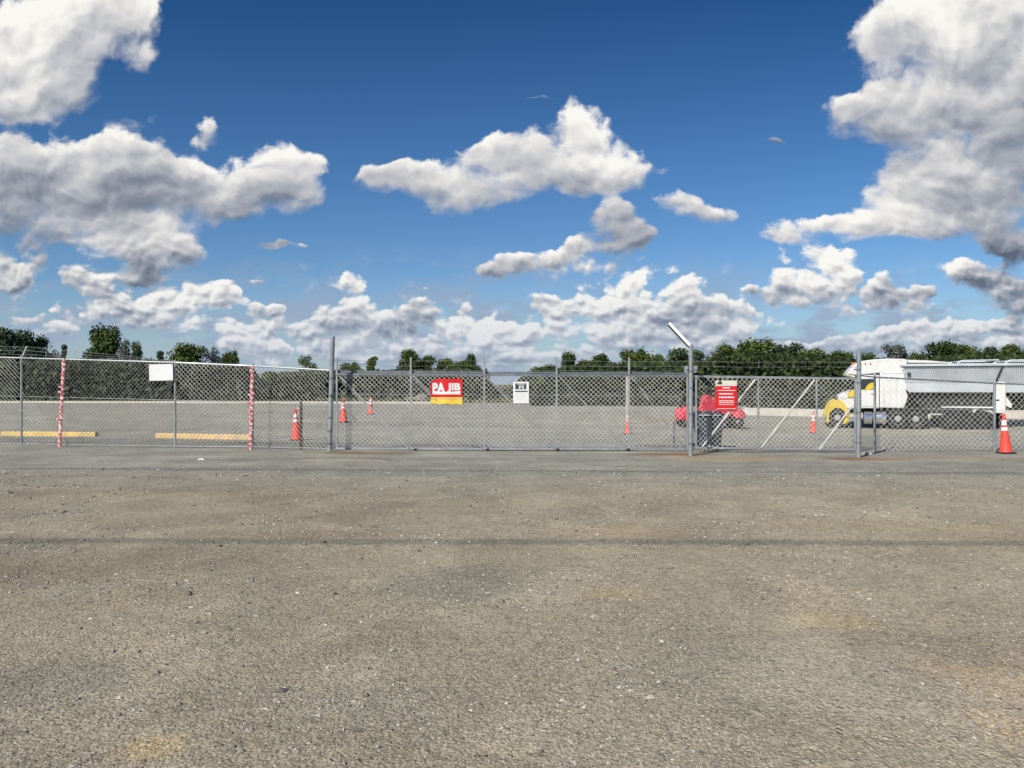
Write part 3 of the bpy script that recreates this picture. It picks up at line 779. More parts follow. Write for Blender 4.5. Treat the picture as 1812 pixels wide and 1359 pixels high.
mb = MB(); hx, hz = q2(1256, 693); mb.tube([(hx,.02,hz-.25),(hx,.02,hz)], .02, 6); mb.tube([(hx-.06,-.38,hz),(hx,-.15,hz),(hx,.2,hz),(hx-.06,.42,hz)], .016, 6); mb.build('handlebar', M['chassis'], qd)
for a_, b_ in ((1198, 1226), (1286, 1318)):
    (x0, z0), (x1, z1) = q2(a_, 711 if a_ < 1250 else 717), q2(b_, 711 if a_ < 1250 else 717); mb = MB()
    for k in range(5): yy_ = -.32 + k*.18; mb.tube([(x0, yy_, z0), (x1, yy_, z0)], .012, 5)
    for x in (x0, (x0+x1)/2, x1): mb.tube([(x, -.36, z0), (x, .44, z0)], .014, 5)
    mb.build('cargo_rack', M['chassis'], qd)
mb = MB(); lx, lz = q2(1316, 728); mb.lathe([(.06,-.02),(.06,.02)], 12, c=(lx,-.22,lz), axis='y'); mb.build('headlight', M['signwhite'], qd)

# thin prop stand left of the post
p = yard_spot(1193, 793); o = thing('prop_stand', p, 'thin grey upright with a slanting stay just left of the angled gate post', 'stand')
mb = MB(); mb.bar((0,0,-.05),(0,0,.70),.055,.04); mb.build('upright', M['galv_dark'], o)
mb = MB(); mb.bar((.03,.02,.55),(.42,.02,.12),.014,.014); mb.bar((.02,.02,.30),(.42,.02,.30),.010,.010); mb.build('stay', M['galv_dark'], o)

# ------------------------------------------------------------------ truck
YT = 34.6; kT = YT / F
TO = yard_spot(1482, 758.5); YT = TO.y; kT = YT / F
RZ = R(-20)
trk = thing('semi_truck', TO, 'white lorry cab with yellow front wing parked behind the right fence', 'truck', rz=RZ)
RZ = R(-20)
def tx(px):
    k = (px - CX) / F; return (k * TO.y - TO.x) / (math.cos(RZ) - k * math.sin(RZ))
def dep(px): return TO.y + tx(px) * math.sin(RZ)
def tz(py, px=1540): return CH + (HZ - py) * dep(px) / F - TO.z
def T(*pts): return [(tx(a), tz(b)) for a, b in pts][::-1]
W2 = 1.22
mb = MB(); mb.prism(T((1486,722),(1483,712),(1484,701),(1494,696),(1512,690),(1530,687),(1530,724),(1500,724)), .18, 2*W2-.18); mb.build('hood', M['truckwhite'], trk, bevel=.05)
# cab + sleeper
mb = MB(); mb.prism(T((1512,692),(1516,668),(1520,664),(1556,664),(1556,723),(1514,723)), .02, 2*W2-.02); mb.build('cab', M['truckwhite'], trk, bevel=.04)
mb = MB(); mb.prism(T((1557,660),(1600,660),(1603,690),(1607,702),(1600,722),(1557,722)), .0, 2*W2); mb.build('sleeper', M['truckwhite'], trk, bevel=.04)
mb = MB(); mb.prism(T((1499,663),(1503,655),(1514,644),(1526,639),(1545,636.5),(1570,635),(1600,636),(1608,638),(1597,661),(1557,660.5),(1520,664.5)), .03, 2*W2-.03); mb.build('roof_fairing', M['truckwhite'], trk, bevel=.06)
mb = MB(); mb.prism(T((1600.5,637.5),(1640,639),(1683,642.5),(1683,643.6),(1605,642.6)), .1, 2*W2-.1); mb.build('fairing_tail', M['truckwhite'], trk)
mb = MB(); mb.prism(T((1509,690),(1513,667),(1516.5,667),(1513.5,691)), .12, 2*W2-.12); mb.build('windscreen', M['glass'], trk)
mb = MB(); mb.prism(T((1498,664),(1501,658),(1512,660),(1514,667),(1511,668)), .1, 2*W2-.1); mb.build('sun_visor', M['signcream'], trk, bevel=.01)
dr = MB(); dr.prism(T((1519.5,667.5),(1549,667.5),(1549,719),(1517,719),(1516.5,690)), -.006, .02); dr = dr.build('door', M['truckwhite'], trk, bevel=.004)
mb = MB(); mb.prism(T((1521,690),(1523,671),(1546,671),(1546,690)), -.014, -.0065); mb.build('window', M['glass'], dr)
mb = MB(); mb.box((tx(1544), -.03, tz(697)), (.14,.03,.03)); mb.build('handle', M['chrome'], dr)
mb = MB(); mb.prism(T((1529,692),(1534,683),(1540,678),(1549,677.5),(1549,687),(1538,690)), -.020, -.0145); mb.build('yellow_swoosh', M['yellow'], dr)
mb = MB(); mb.prism(T((1500,703),(1502,693),(1512,690),(1518,690),(1517,697),(1509,704)), .12, .176); mb.build('yellow_flash', M['yellow'], trk)
# fender arch
fe = MB(); c = (1482, 741)
outer = []; inner = []
for k in range(13):
    a = R(200 - k * 17.5)
    outer.append((c[0] + math.cos(a)*20*(1.0), c[1] - 2 - math.sin(a)*31)); inner.append((c[0] + math.cos(a)*15.5, c[1] - math.sin(a)*18.5))
outer += [(1504, 730), (1502, 746), (1494, 752), (1491, 750)]; inner = inner[:-1]
pts = outer + inner[::-1]
for y0, y1 in ((-.03, .42), (2*W2-.42, 2*W2+.03)):
    n = len(outer); m_ = len(inner)
    ol = [(tx(a), tz(b)) for a, b in outer]; il = [(tx(a), tz(b)) for a, b in inner]
    while len(il) < len(ol): il.append(il[-1])
    vs = [(x, y, z) for y in (y0, y1) for x, z in ol] + [(x, y, z) for y in (y0, y1) for x, z in il]; n = len(ol); fs = []
    for k in range(n-1):
        fs += [(k,k+1,n+k+1,n+k), (2*n+k,3*n+k,3*n+k+1,2*n+k+1), (k,2*n+k,2*n+k+1,k+1), (n+k,n+k+1,3*n+k+1,3*n+k)]
    fe.add(vs, fs)
fe.build('front_wing', M['yellow'], trk, smooth=True)
mb = MB(); mb.box((tx(1465)+.02, W2, tz(744)), (.22, 2*W2-.1, .36)); mb.build('bumper', M['chrome'], trk, bevel=.04)
mb = MB(); mb.box((tx(1482)+.02, W2, tz(715)), (.06, 1.0, .7)); mb.build('grille', M['chassis'], trk)
for yy_ in (.02, 2*W2-.02):
    mb = MB(); mb.lathe([(.10,-.02),(.12,.02),(.05,.05)], 14, c=(0,0,0), axis='y'); hl = mb.build('headlight', M['signwhite'], trk); hl.rotation_euler = (0,0,R(90)); hl.location = (tx(1467)+.05, yy_+ (.15 if yy_ < 1 else -.15), tz(722))
for px, rr_ in ((1482, .52), (1589, .52), (1621, .52)):
    wheel(trk, tx(px), .50, .17, rr_, .30, .56); wheel(trk, tx(px), .50, 2*W2-.17, rr_, .30, .58)
    mb = MB(); mb.tube([(tx(px), .2, .47), (tx(px), 2*W2-.2, .47)], .07, 8); mb.build('axle', M['chassis'], trk)
mb = MB(); mb.box(((tx(1500)+tx(1640))/2, W2, .86), (tx(1640)-tx(1495), .9, .26)); mb.build('chassis_rail', M['chassis'], trk)
mb = MB()
mb.prism(T((1568,731),(1574,727),(1604,725),(1640,730),(1640,734),(1606,730),(1578,733)), .02, .6); mb.build('mud_guard', M['chassis'], trk)
for px0, px1, mt_ in ((1528, 1545, 'chrome'), (1547, 1570, 'chrome')):
    mb = MB(); mb.tube([(tx(px0), .30, tz(740)), (tx(px0)+.04, .30, tz(740)), (tx(px1)-.04, .30, tz(740)), (tx(px1), .30, tz(740))], [.22,.30,.30,.22], 20); mb.build('fuel_tank', M[mt_], trk, smooth=True)
mb = MB()
for z in (733, 740, 746): mb.box((tx(1512), .16, tz(z)), (.55,.28,.06))
mb.box((tx(1512)-.26,.22,tz(738)),(.04,.2,.5)); mb.box((tx(1512)+.26,.22,tz(738)),(.04,.2,.5)); mb.build('step', M['chrome'], trk, bevel=.01)
mb = MB(); mb.tube([(tx(1497),-.02,tz(664)),(tx(1491),-.16,tz(660)),(tx(1493),-.16,tz(686)),(tx(1505),.02,tz(690))], .014, 6); mb.box((tx(1491.5),-.17,tz(672)),(.05,.2,.38)); mb.build('wing_mirror', M['chassis'], trk)
mb = MB(); mb.tube([(tx(1562),-.0+.12,tz(722)),(tx(1562),.12,tz(634))], .055, 10) if False else mb.box((tx(1573),-.006,tz(668)),(.30,.012,.30)); mb.box((tx(1586),-.006,tz(669)),(.2,.012,.26)); mb.build('locker_door', M['truckwhite'], trk, bevel=.004)
mb = MB()
for a in range(6): mb.box((tx(1500), .5 + a*.3, tz(636.5)+(-.18 if a in (0,5) else -.18)), (.05,.08,.05)) if False else None
for i, px in enumerate((1531, 1540)): mb.lathe([(.03,-.05),(.03,.0)], 10, c=(tx(px), .0, tz(643)), axis='y')
for a in range(5): mb.box((tx(1515), .4 + a*.4, tz(643.2)+.03), (.10,.10,.06))
mb.build('marker_light', M['lamp'], trk)
mb = MB()
for i in range(4): mb.box((tx(1564+i*11), -.004, tz(692)), (.018,.01,tz(664)-tz(720)))
mb.box((tx(1580),-.004,tz(661.5)),(tx(1600)-tx(1560),.012,.03)); mb.build('panel_seam', M['trailer'], trk)

# trailer
def tz(py, px=1690): return CH + (HZ - py) * dep(px) / F - TO.z
TR = TO.copy()
trl = thing('hopper_trailer', TO, 'long ribbed grey dump trailer coupled behind the white cab', 'trailer', rz=RZ)
XE = 2050
mb = MB(); mb.prism(T((1592,645),(XE,645),(XE,679),(1601,679)), .10, 2*W2-.10); mb.build('hopper_body', M['trailer'], trl)
mb = MB(); px = 1601
while px < XE:
    w = 1.6; mb.add([(tx(px),.10,tz(677.5)),(tx(px),.10,tz(648.5)),(tx(px)+.035,.0,tz(648.5)),(tx(px+w)-.015,.0,tz(648.5)),(tx(px+w)+.02,.10,tz(648.5)),(tx(px)+.035,.0,tz(677.5)),(tx(px+w)-.015,.0,tz(677.5)),(tx(px+w)+.02,.10,tz(677.5))],
        [(0,1,2,5),(5,2,3,6),(6,3,4,7)]); px += 3.6
mb.build('side_rib', M['trailer'], trl)
mb = MB(); mb.box(((tx(1592)+tx(XE))/2, .0, tz(646)), (tx(XE)-tx(1592), .12, .12)); mb.box(((tx(1592)+tx(XE))/2, 2*W2, tz(646)), (tx(XE)-tx(1592), .12, .12)); mb.build('top_rail', M['trailer'], trl, bevel=.02)
mb = MB(); mb.prism(T((1601.5,679),(XE,679),(XE,694),(1608,695),(1605,690)), .015, 2*W2-.015); mb.build('lower_panel', M['trailer'], trl, bevel=.01)
mb = MB(); mb.prism(T((1590.5,644),(1594,644),(1604.5,690),(1601.5,690)), -.01, .05); mb.build('corner_frame', M['truckwhite'], trl)
mb = MB(); mb.box((tx(1608.5),-.006,tz(662.5)),(.15,.02,.17)); mb.build('placard', M['signdark'], trl)
mb = MB(); mb.bar((tx(1774),-.04,tz(648)),(tx(1761),-.04,tz(677)),.05,.05); mb.build('diagonal_strut', M['chassis'], trl)
mb = MB(); bl = T((1790,695),(1640,695)); 
mb.prism(T((1612,696),(1760,696),(1752,722),(1720,738),(1650,736),(1625,716)), .35, 2*W2-.35); mb.box(((tx(1615)+tx(XE))/2, W2, tz(704)), (tx(XE)-tx(1615), .9, .35)); mb.build('underside_and_shade', M['chassis'], trl)  # black hopper base, deepened and darkened to stand in for shade under the trailer
mb = MB(); mb.bar((tx(1667),.1,tz(721)),(tx(1758),.1,tz(721)),.07,.07); mb.bar((tx(1728),.08,tz(724)),(tx(1700),.08,tz(752)),.06,.06); mb.bar((tx(1646),.1,tz(734)),(tx(1690),.1,tz(734)),.05,.04); mb.bar((tx(1646),.1,tz(734)),(tx(1640),.1,tz(748)),.05,.04); mb.build('landing_gear', M['white'], trl)
mb = MB(); mb.box((tx(1768.5),.1,tz(703.5)),((1777-1761)*kT,.4,(729-678)*kT)); mb.build('control_box', M['truckwhite'], trl, bevel=.02)
mb = MB(); mb.prism(T((1778,698),(1792,716),(1790,722),(1778,716)), .05, .12); mb.build('gusset', M['truckwhite'], trl)
mb = MB(); mb.box((tx(1764),-.106+.0,tz(708)),(.14,.02,.06)); mb.build('box_latch', M['chassis'], trl)
for (a, b_) in ((1695, 1770), (1780, 1880)):
    mb = MB(); mb.tube([(tx(a),.1,tz(643)),(tx(a+10),.1,tz(638.8)),(tx(b_-2),.1,tz(638)),(tx(b_),.1,tz(642))], .035, 6); mb.tube([(tx(a),2*W2-.1,tz(643)),(tx(a+10),2*W2-.1,tz(638.8)),(tx(b_-2),2*W2-.1,tz(638)),(tx(b_),2*W2-.1,tz(642))], .035, 6)
    mb.tube([(tx(a+10),.1,tz(638.8)),(tx(a+10),2*W2-.1,tz(638.8))], .03, 6); mb.tube([(tx(b_-2),.1,tz(638)),(tx(b_-2),2*W2-.1,tz(638))], .03, 6); mb.build('tarp_bow', M['trailer'], trl)
for px in (1684, 1713, 1742, 1905, 1945):
    wheel(trl, tx(px), .45, .17, .46, .30, .34, rmat='chassis'); wheel(trl, tx(px), .45, 2*W2-.17, .46, .30, .34, rmat='chassis')
    mb = MB(); mb.tube([(tx(px), .2, .46), (tx(px), 2*W2-.2, .46)], .07, 8); mb.build('axle', M['chassis'], trl)
mb = MB(); mb.box((tx(1772), .5, tz(744)), (.12,.7,.9)); mb.build('mud_flap', M['black'], trl)
mb = MB(); mb.box((tx(1700), .4, tz(738)), (2.1,.1,.25)); mb.build('bogie_frame', M['chassis'], trl)

# ------------------------------------------------------------------ kerbs
def kerb(pts, h, w, mat, name, label, cat='kerb'):
    o0_ = Vector(pts[0]); mb = MB(); vs = []
    for p in pts:
        p = Vector(p) - o0_; vs += [(p.x,p.y-w/2,p.z-.1),(p.x,p.y-w/2+.01,p.z+h-.02),(p.x,p.y-w/2+.03,p.z+h),(p.x,p.y+w/2,p.z+h),(p.x,p.y+w/2,p.z-.1)]
    n = len(pts); mb.add(vs, [(5*i+k,5*i+5+k,5*i+6+k,5*i+1+k) for i in range(n-1) for k in range(4)])
    o = mb.build(name, mat); o.location = o0_; return tag(o, label, cat)
def grow(px0, py0, px1, py1, n=14): return [yard_spot(px0+(px1-px0)*i/n, py0+(py1-py0)*i/n) for i in range(n+1)]
kerb(grow(-400, 712.5, 770, 714.5, 24), .16, .5, M['concrete'], 'far_kerb', 'long pale kerb at the far left edge of the yard')
def lerp_line(a, b, n=16): return [G_((a[0]+(b[0]-a[0])*i/n), a[1]+(b[1]-a[1])*i/n) for i in range(n+1)]
def G_(x, y): return Vector((x, y, gz(x, y)))
kerb(lerp_line((13.4, 43), (32, 37.5)), .42, .3, M['concrete'], 'low_wall', 'low pale concrete wall running behind the truck', 'low wall')
crumple('rock_pile', 738, 713, .85, M['concrete_dark'], 'larger pale rubble mound at the far edge seen through the sliding gate', 'rubble', 4, 8)
crumple('rock_pile', 1020, 718, .5, M['concrete_dark'], 'low pale rubble heap right of the white notice, far across the yard', 'rubble', 5, 7)

# ------------------------------------------------------------------ trees
def leafcloud(mb, blobs, n, sz, rr, zmin=None):
    tot = sum(b_[3]*b_[4]*b_[5] for b_ in blobs)
    for (x, y, z, a, b_, c) in blobs:
        k = int(n * a*b_*c / tot)
        for _ in range(k):
            d = Vector((rr.gauss(0,1), rr.gauss(0,1), rr.gauss(0,1))).normalized() * (rr.random() ** .38) * rr.uniform(.85, 1.1)
            p = Vector((x + d.x*a, y + d.y*b_, z + d.z*c))
            s_ = sz * rr.uniform(.5, 1.4)
            nrm = (d + Vector((rr.gauss(0,.55), rr.gauss(0,.55), rr.gauss(0,.55)+.3))).normalized()
            u = nrm.orthogonal().normalized(); u.rotate(Matrix.Rotation(rr.random()*6.28, 3, nrm)); v = nrm.cross(u)
            mb.add([p - u*s_, p - v*s_*.6, p + u*s_, p + v*s_*.6], [(0,1,2,3)])
def tree_proto(seed, h, w, kind, mat, n=2600, sz=.17):
    """unit built at real size h x w; kind round, cone, sparse, pine"""
    rr = random.Random(seed); root = bpy.data.objects.new('broadleaf_tree', None); COL.objects.link(root)
    mb = MB(); lean = rr.uniform(-.3, .3)
    mb.tube([(0,0,-.2),(lean*.3,0,h*.25),(lean,.1,h*.55),(lean*1.3,.1,h*.85)], [h*.028,h*.022,h*.014,h*.004], 7)
    blobs = []
    nb_ = {'round': 22, 'cone': 14, 'sparse': 14, 'pine': 18}[kind]
    for i in range(nb_):
        f = (i + .5)/nb_; z = h*(.12 + .80*f)
        if kind == 'cone': wr = w*.5*(1.05-f)*.95 + .15
        else: wr = w*.5*math.sin(math.pi*(.16+.72*f))**.45
        a = rr.random()*6.28; off_ = wr*rr.uniform(.25,.75); br = max(.35, wr*rr.uniform(.34,.58))
        x, y_ = math.cos(a)*off_, math.sin(a)*off_
        blobs.append((x + lean*f, y_, min(z, h-br*.7), br, br, br*rr.uniform(.6,.9)))
        mb.tube([(lean*f*.8,0,max(.3,z-h*.12)),(x*.6+lean*f,y_*.6,z-.1),(x+lean*f,y_,z)], [h*.009,h*.005,h*.002], 5)
    mb.build('trunk', M['bark'], root, smooth=True)
    mb = MB(); leafcloud(mb, blobs, n, sz, rr)
    # ragged outliers
    for b_ in blobs: leafcloud(mb, [(b_[0],b_[1],b_[2],b_[3]*1.35,b_[4]*1.35,b_[5]*1.4)], int(n*.012)+6, sz*.8, rr)
    mb.build('crown', mat, root)
    root['_h'] = h; root['_w'] = w
    return root
protos = {}
def get_proto(key):
    if key in protos: return protos[key]
    kind, matn, sd = key
    n, sz = (6500, .17) if kind != 'sparse' else (3200, .12)
    w = 5.2 if kind in ('round', 'pine') else (2.6 if kind == 'cone' else 4.2)
    protos[key] = [tree_proto(sd, 6.5, w, kind, M[matn], n, sz), False]; return protos[key]
def tree(px, top, wpx, key, Yd, label, sink=0):
    pr = get_proto(key); root = pr[0] if not pr[1] else copy_tree(pr[0]); pr[1] = True
    x = (px-CX)*Yd/F; z = gz(x, Yd)-sink; h = CH + (HZ-top)*Yd/F - z; wm = wpx*Yd/F
    root.location = (x, Yd, z); wk = {'cone': 1.75, 'sparse': 1.35}.get(key[0], 1.2)
    root.scale = (wm*wk/root['_w'], wm*wk/root['_w'], h/6.5/.97); root.rotation_euler = (0,0,random.random()*6.28 if key[0] != 'x' else 0)
    tag(root, label, 'tree', 'trees beyond the yard'); return root
TREES = [
 (22, 583, 84, ('round','leaf3',11), 84, 'broad dark green tree at the far left edge, behind the fence'),
 (62, 596, 50, ('round','leaf',12), 86, 'rounded dark tree just right of the leftmost broad tree'),
 (90, 616, 26, ('sparse','leafgrey',13), 90, 'thin grey sapling left of the first taped post'),
 (115, 607, 15, ('cone','leaf3',14), 84, 'slim pointed tree directly above the first taped post'),
 (188, 580, 62, ('round','leaf',15), 82, 'tall bushy dark green tree, highest left of the tall gate post'),
 (222, 598, 34, ('sparse','leafgrey',16), 88, 'bare grey tree against the right side of the tallest left tree'),
 (243, 606, 24, ('round','leaf3',11), 90, 'small blue green tree beside the bare grey tree'),
 (282, 619, 20, ('cone','leaf3',14), 90, 'small pointed tree above the blank white board'),
 (333, 608, 70, ('round','leaf2',17), 84, 'wide olive green tree right of the blank white board'),
 (374, 612, 34, ('sparse','leafgrey',13), 88, 'bare greyish tree at the right of the wide olive tree'),
 (410, 620, 32, ('round','leaf2',18), 90, 'small pale green tree left of the second taped post'),
 (546, 628, 34, ('sparse','leaf2',19), 92, 'thin pale tree left of the tall gate post'),
 (486, 657, 60, ('round','leaf2',17), 80, 'low yellow green bush behind the fence right of the second taped post'),
 (560, 664, 70, ('round','leaf',12), 80, 'low dark bush left of the tall gate post'),
 (622, 641, 40, ('round','leaf2',18), 88, 'low round green tree above the left bay of the sliding gate'),
 (658, 629, 28, ('cone','leaf2',20), 86, 'pointed olive tree above the left bay of the sliding gate'),
 (722, 620, 36, ('round','leaf',15), 86, 'dark dome topped tree behind the second gate upright'),
 (752, 631, 52, ('round','leaf',12), 88, 'dark tree right of the dome topped tree'),
 (786, 634, 34, ('pine','leaf2',21), 90, 'low olive tree above the red and yellow banner'),
 (831, 628, 36, ('round','leaf',11), 88, 'dark knobbly tree left of the third gate upright'),
 (815, 640, 40, ('round','leaf2',17), 86, 'low bushy tree right of the red and yellow banner'),
 (962, 646, 56, ('round','leaf',12), 92, 'low sloping dark tree at the left end of the right hand wood'),
 (1003, 625, 36, ('round','leaf',15), 92, 'round topped dark tree behind the fourth gate upright'),
 (1040, 636, 50, ('round','leaf2',17), 94, 'olive tree between two round dark trees above the gate'),
 (1066, 627, 46, ('pine','leaf',21), 92, 'lumpy dark tree left of the timber stake'),
 (1128, 617, 62, ('round','leaf2',18), 90, 'taller green tree above the timber stake'),
 (1166, 628, 44, ('round','leaf',12), 94, 'low dark tree left of the angled post'),
 (1205, 617, 66, ('round','leaf3',11), 90, 'dark tree directly behind the angled post'),
 (1236, 622, 46, ('round','leaf',15), 92, 'dark tree just right of the angled post'),
 (1259, 620, 24, ('sparse','leafgrey',16), 94, 'greyish open tree right of the angled post'),
 (1292, 612, 70, ('round','leaf',12), 90, 'dark tree above the red warning board'),
 (1342, 604, 84, ('round','leaf',15), 88, 'highest broad dark tree above the swing gate'),
 (1388, 609, 66, ('round','leaf3',11), 90, 'broad dark tree right of the highest one above the swing gate'),
 (1432, 617, 64, ('round','leaf2',17), 88, 'lighter green tree above the right end of the swing gate'),
 (1472, 622, 58, ('round','leaf',12), 90, 'low dark tree left of the hinge post'),
 (1498, 624, 34, ('pine','leaf2',21), 92, 'small olive tree close to the hinge post'),
 (1533, 625, 42, ('round','leaf',11), 92, 'low dark tree above the lorry windscreen'),
 (1580, 610, 56, ('pine','leafgrey',22), 90, 'grey green knobbly tree above the lorry cab'),
 (1622, 624, 44, ('round','leaf2',18), 92, 'pale green tree where the cab meets the trailer'),
 (1664, 607, 78, ('round','leaf',15), 88, 'broad dark tree above the front of the trailer'),
 (1706, 610, 66, ('round','leaf2',17), 88, 'broad green tree above the middle of the trailer'),
 (1748, 616, 52, ('round','leaf3',11), 92, 'lower blue green tree above the diagonal trailer strut'),
 (1784, 611, 56, ('round','leaf',12), 90, 'dark tree above the nearest cone'),
 (1822, 612, 60, ('round','leaf2',18), 90, 'green tree cut by the right edge of the picture'),
]
for a in TREES: tree(*a)

# dark undergrowth, one mass below the trees
prof = [(-300,640),(0,640),(90,640),(150,636),(250,637),(300,640),(420,645),(445,652),(462,672),(500,662),(600,655),(640,657),(700,655),(860,655),(872,688),(905,690),(925,668),(960,655),(1100,643),(1240,641),(1270,629),(1320,624),(1420,628),(1500,637),(1640,636),(1680,628),(1812,630),(2150,630)]
def prof_at(px):
    for (a, ya), (b_, yb) in zip(prof[:-1], prof[1:]):
        if a <= px <= b_: return ya + (yb-ya)*(px-a)/(b_-a)
    return 650
def undergrowth(name, mat, count, p0, p1, Y0, Y1, sz, label, fn, base, seed, cat='undergrowth'):
    rr = random.Random(seed); mb = MB()
    for _ in range(count):
        px = rr.uniform(p0, p1); Yd = rr.uniform(Y0, Y1); top = fn(px) + rr.uniform(-1, 5) + 6*noise.noise(Vector((px*.035, 0, seed)))
        py = top + (base - top) * rr.random() ** 1.1; p = P(px, py, Yd)
        s_ = sz*rr.uniform(.5, 1.5); nrm = Vector((rr.gauss(0,.6), -1+rr.gauss(0,.6), rr.gauss(.3,.5))).normalized()
        u = nrm.orthogonal().normalized(); u.rotate(Matrix.Rotation(rr.random()*6.28, 3, nrm)); v = nrm.cross(u)
        mb.add([p-u*s_, p-v*s_*.65, p+u*s_, p+v*s_*.65], [(0,1,2,3)])
    return tag(mb.build(name, mat), label, cat, kind='stuff')
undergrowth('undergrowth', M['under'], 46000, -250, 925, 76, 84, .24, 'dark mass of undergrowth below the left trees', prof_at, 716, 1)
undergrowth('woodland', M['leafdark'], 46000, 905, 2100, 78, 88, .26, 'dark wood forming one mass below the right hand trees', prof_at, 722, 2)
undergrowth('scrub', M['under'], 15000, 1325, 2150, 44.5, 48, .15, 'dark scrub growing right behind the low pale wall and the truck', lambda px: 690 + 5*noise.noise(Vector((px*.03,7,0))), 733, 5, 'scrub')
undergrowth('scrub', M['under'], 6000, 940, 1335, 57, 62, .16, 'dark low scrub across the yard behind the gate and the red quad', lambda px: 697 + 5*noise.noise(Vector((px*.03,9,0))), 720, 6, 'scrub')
undergrowth('dry_weeds', M['weed'], 9000, 560, 1250, 66, 74, .13, 'pale dry weeds along the far edge of the yard', lambda px: 706 + 4*noise.noise(Vector((px*.02,3,0))), 717, 3, 'weeds')

# ------------------------------------------------------------------ sun, overhead cable, camera
el, az = R(40), math.atan2(-.62, -.78)
sd = Vector((math.sin(az)*math.cos(el), math.cos(az)*math.cos(el), math.sin(el)))
def cable(py0, py1, r, hgt, label):
    pts = []
    for i in range(31):
        x = -34 + 68*i/30; px = CX + (x/8)*F; Y0 = dist(py0) ; Y1 = dist(py1); Yd = Y0 + (Y1-Y0)*(x+10)/20
        sag = hgt + ((x-2)/30)**2*1.3
        g_ = Vector((x, Yd, 0)); pts.append(g_ + sd * (sag / sd.z))
    o = MB().tube(pts, r, 8).build('overhead_cable', M['cable'], smooth=True); return tag(o, label, 'cable', 'overhead cables')
cable(955, 964, .034, 17, 'thick overhead cable whose shadow crosses the middle of the gravel lot')
cable(829, 838, .03, 15, 'upper overhead cable whose thin shadow falls near the gate')

sun = bpy.data.lights.new('sun', 'SUN'); sun.energy = 5.0; sun.angle = R(.53); sun.color = (1, .94, .84)
so = bpy.data.objects.new('sun', sun); COL.objects.link(so); so.rotation_euler = (-sd).to_track_quat('-Z', 'Y').to_euler(); so.location = (0,0,30)
cam = bpy.data.cameras.new('camera'); co = bpy.data.objects.new('camera', cam); COL.objects.link(co)
co.location = (0,0,CH); co.rotation_euler = (R(90),0,0); cam.sensor_width = 36; cam.lens = F/1812*36; cam.clip_end = 6000; cam.clip_start = .1
S.camera = co

# ------------------------------------------------------------------ world: Nishita sky with procedural cumulus
w = bpy.data.worlds.new('World'); S.world = w; w.use_nodes = True
t = NT(w.node_tree); bg = t.N['Background']
sky = t.n('ShaderNodeTexSky', sky_type='NISHITA'); sky.sun_disc = False; sky.sun_elevation = el; sky.sun_rotation = az
sky.air_density = 1.0; sky.dust_density = .4; sky.ozone_density = 2.5
d = t.n('ShaderNodeTexCoord').outputs['Generated']
sp = t.n('ShaderNodeSeparateXYZ'); t.L.new(d, sp.inputs[0])
ay = t.m('MAXIMUM', t.m('ABSOLUTE', sp.outputs[1]), .08)
u = t.m('DIVIDE', sp.outputs[0], ay); v = t.m('DIVIDE', sp.outputs[2], ay)
cb = t.n('ShaderNodeCombineXYZ'); t.put(cb.inputs[0], u); t.put(cb.inputs[1], v); uv = cb.outputs[0]
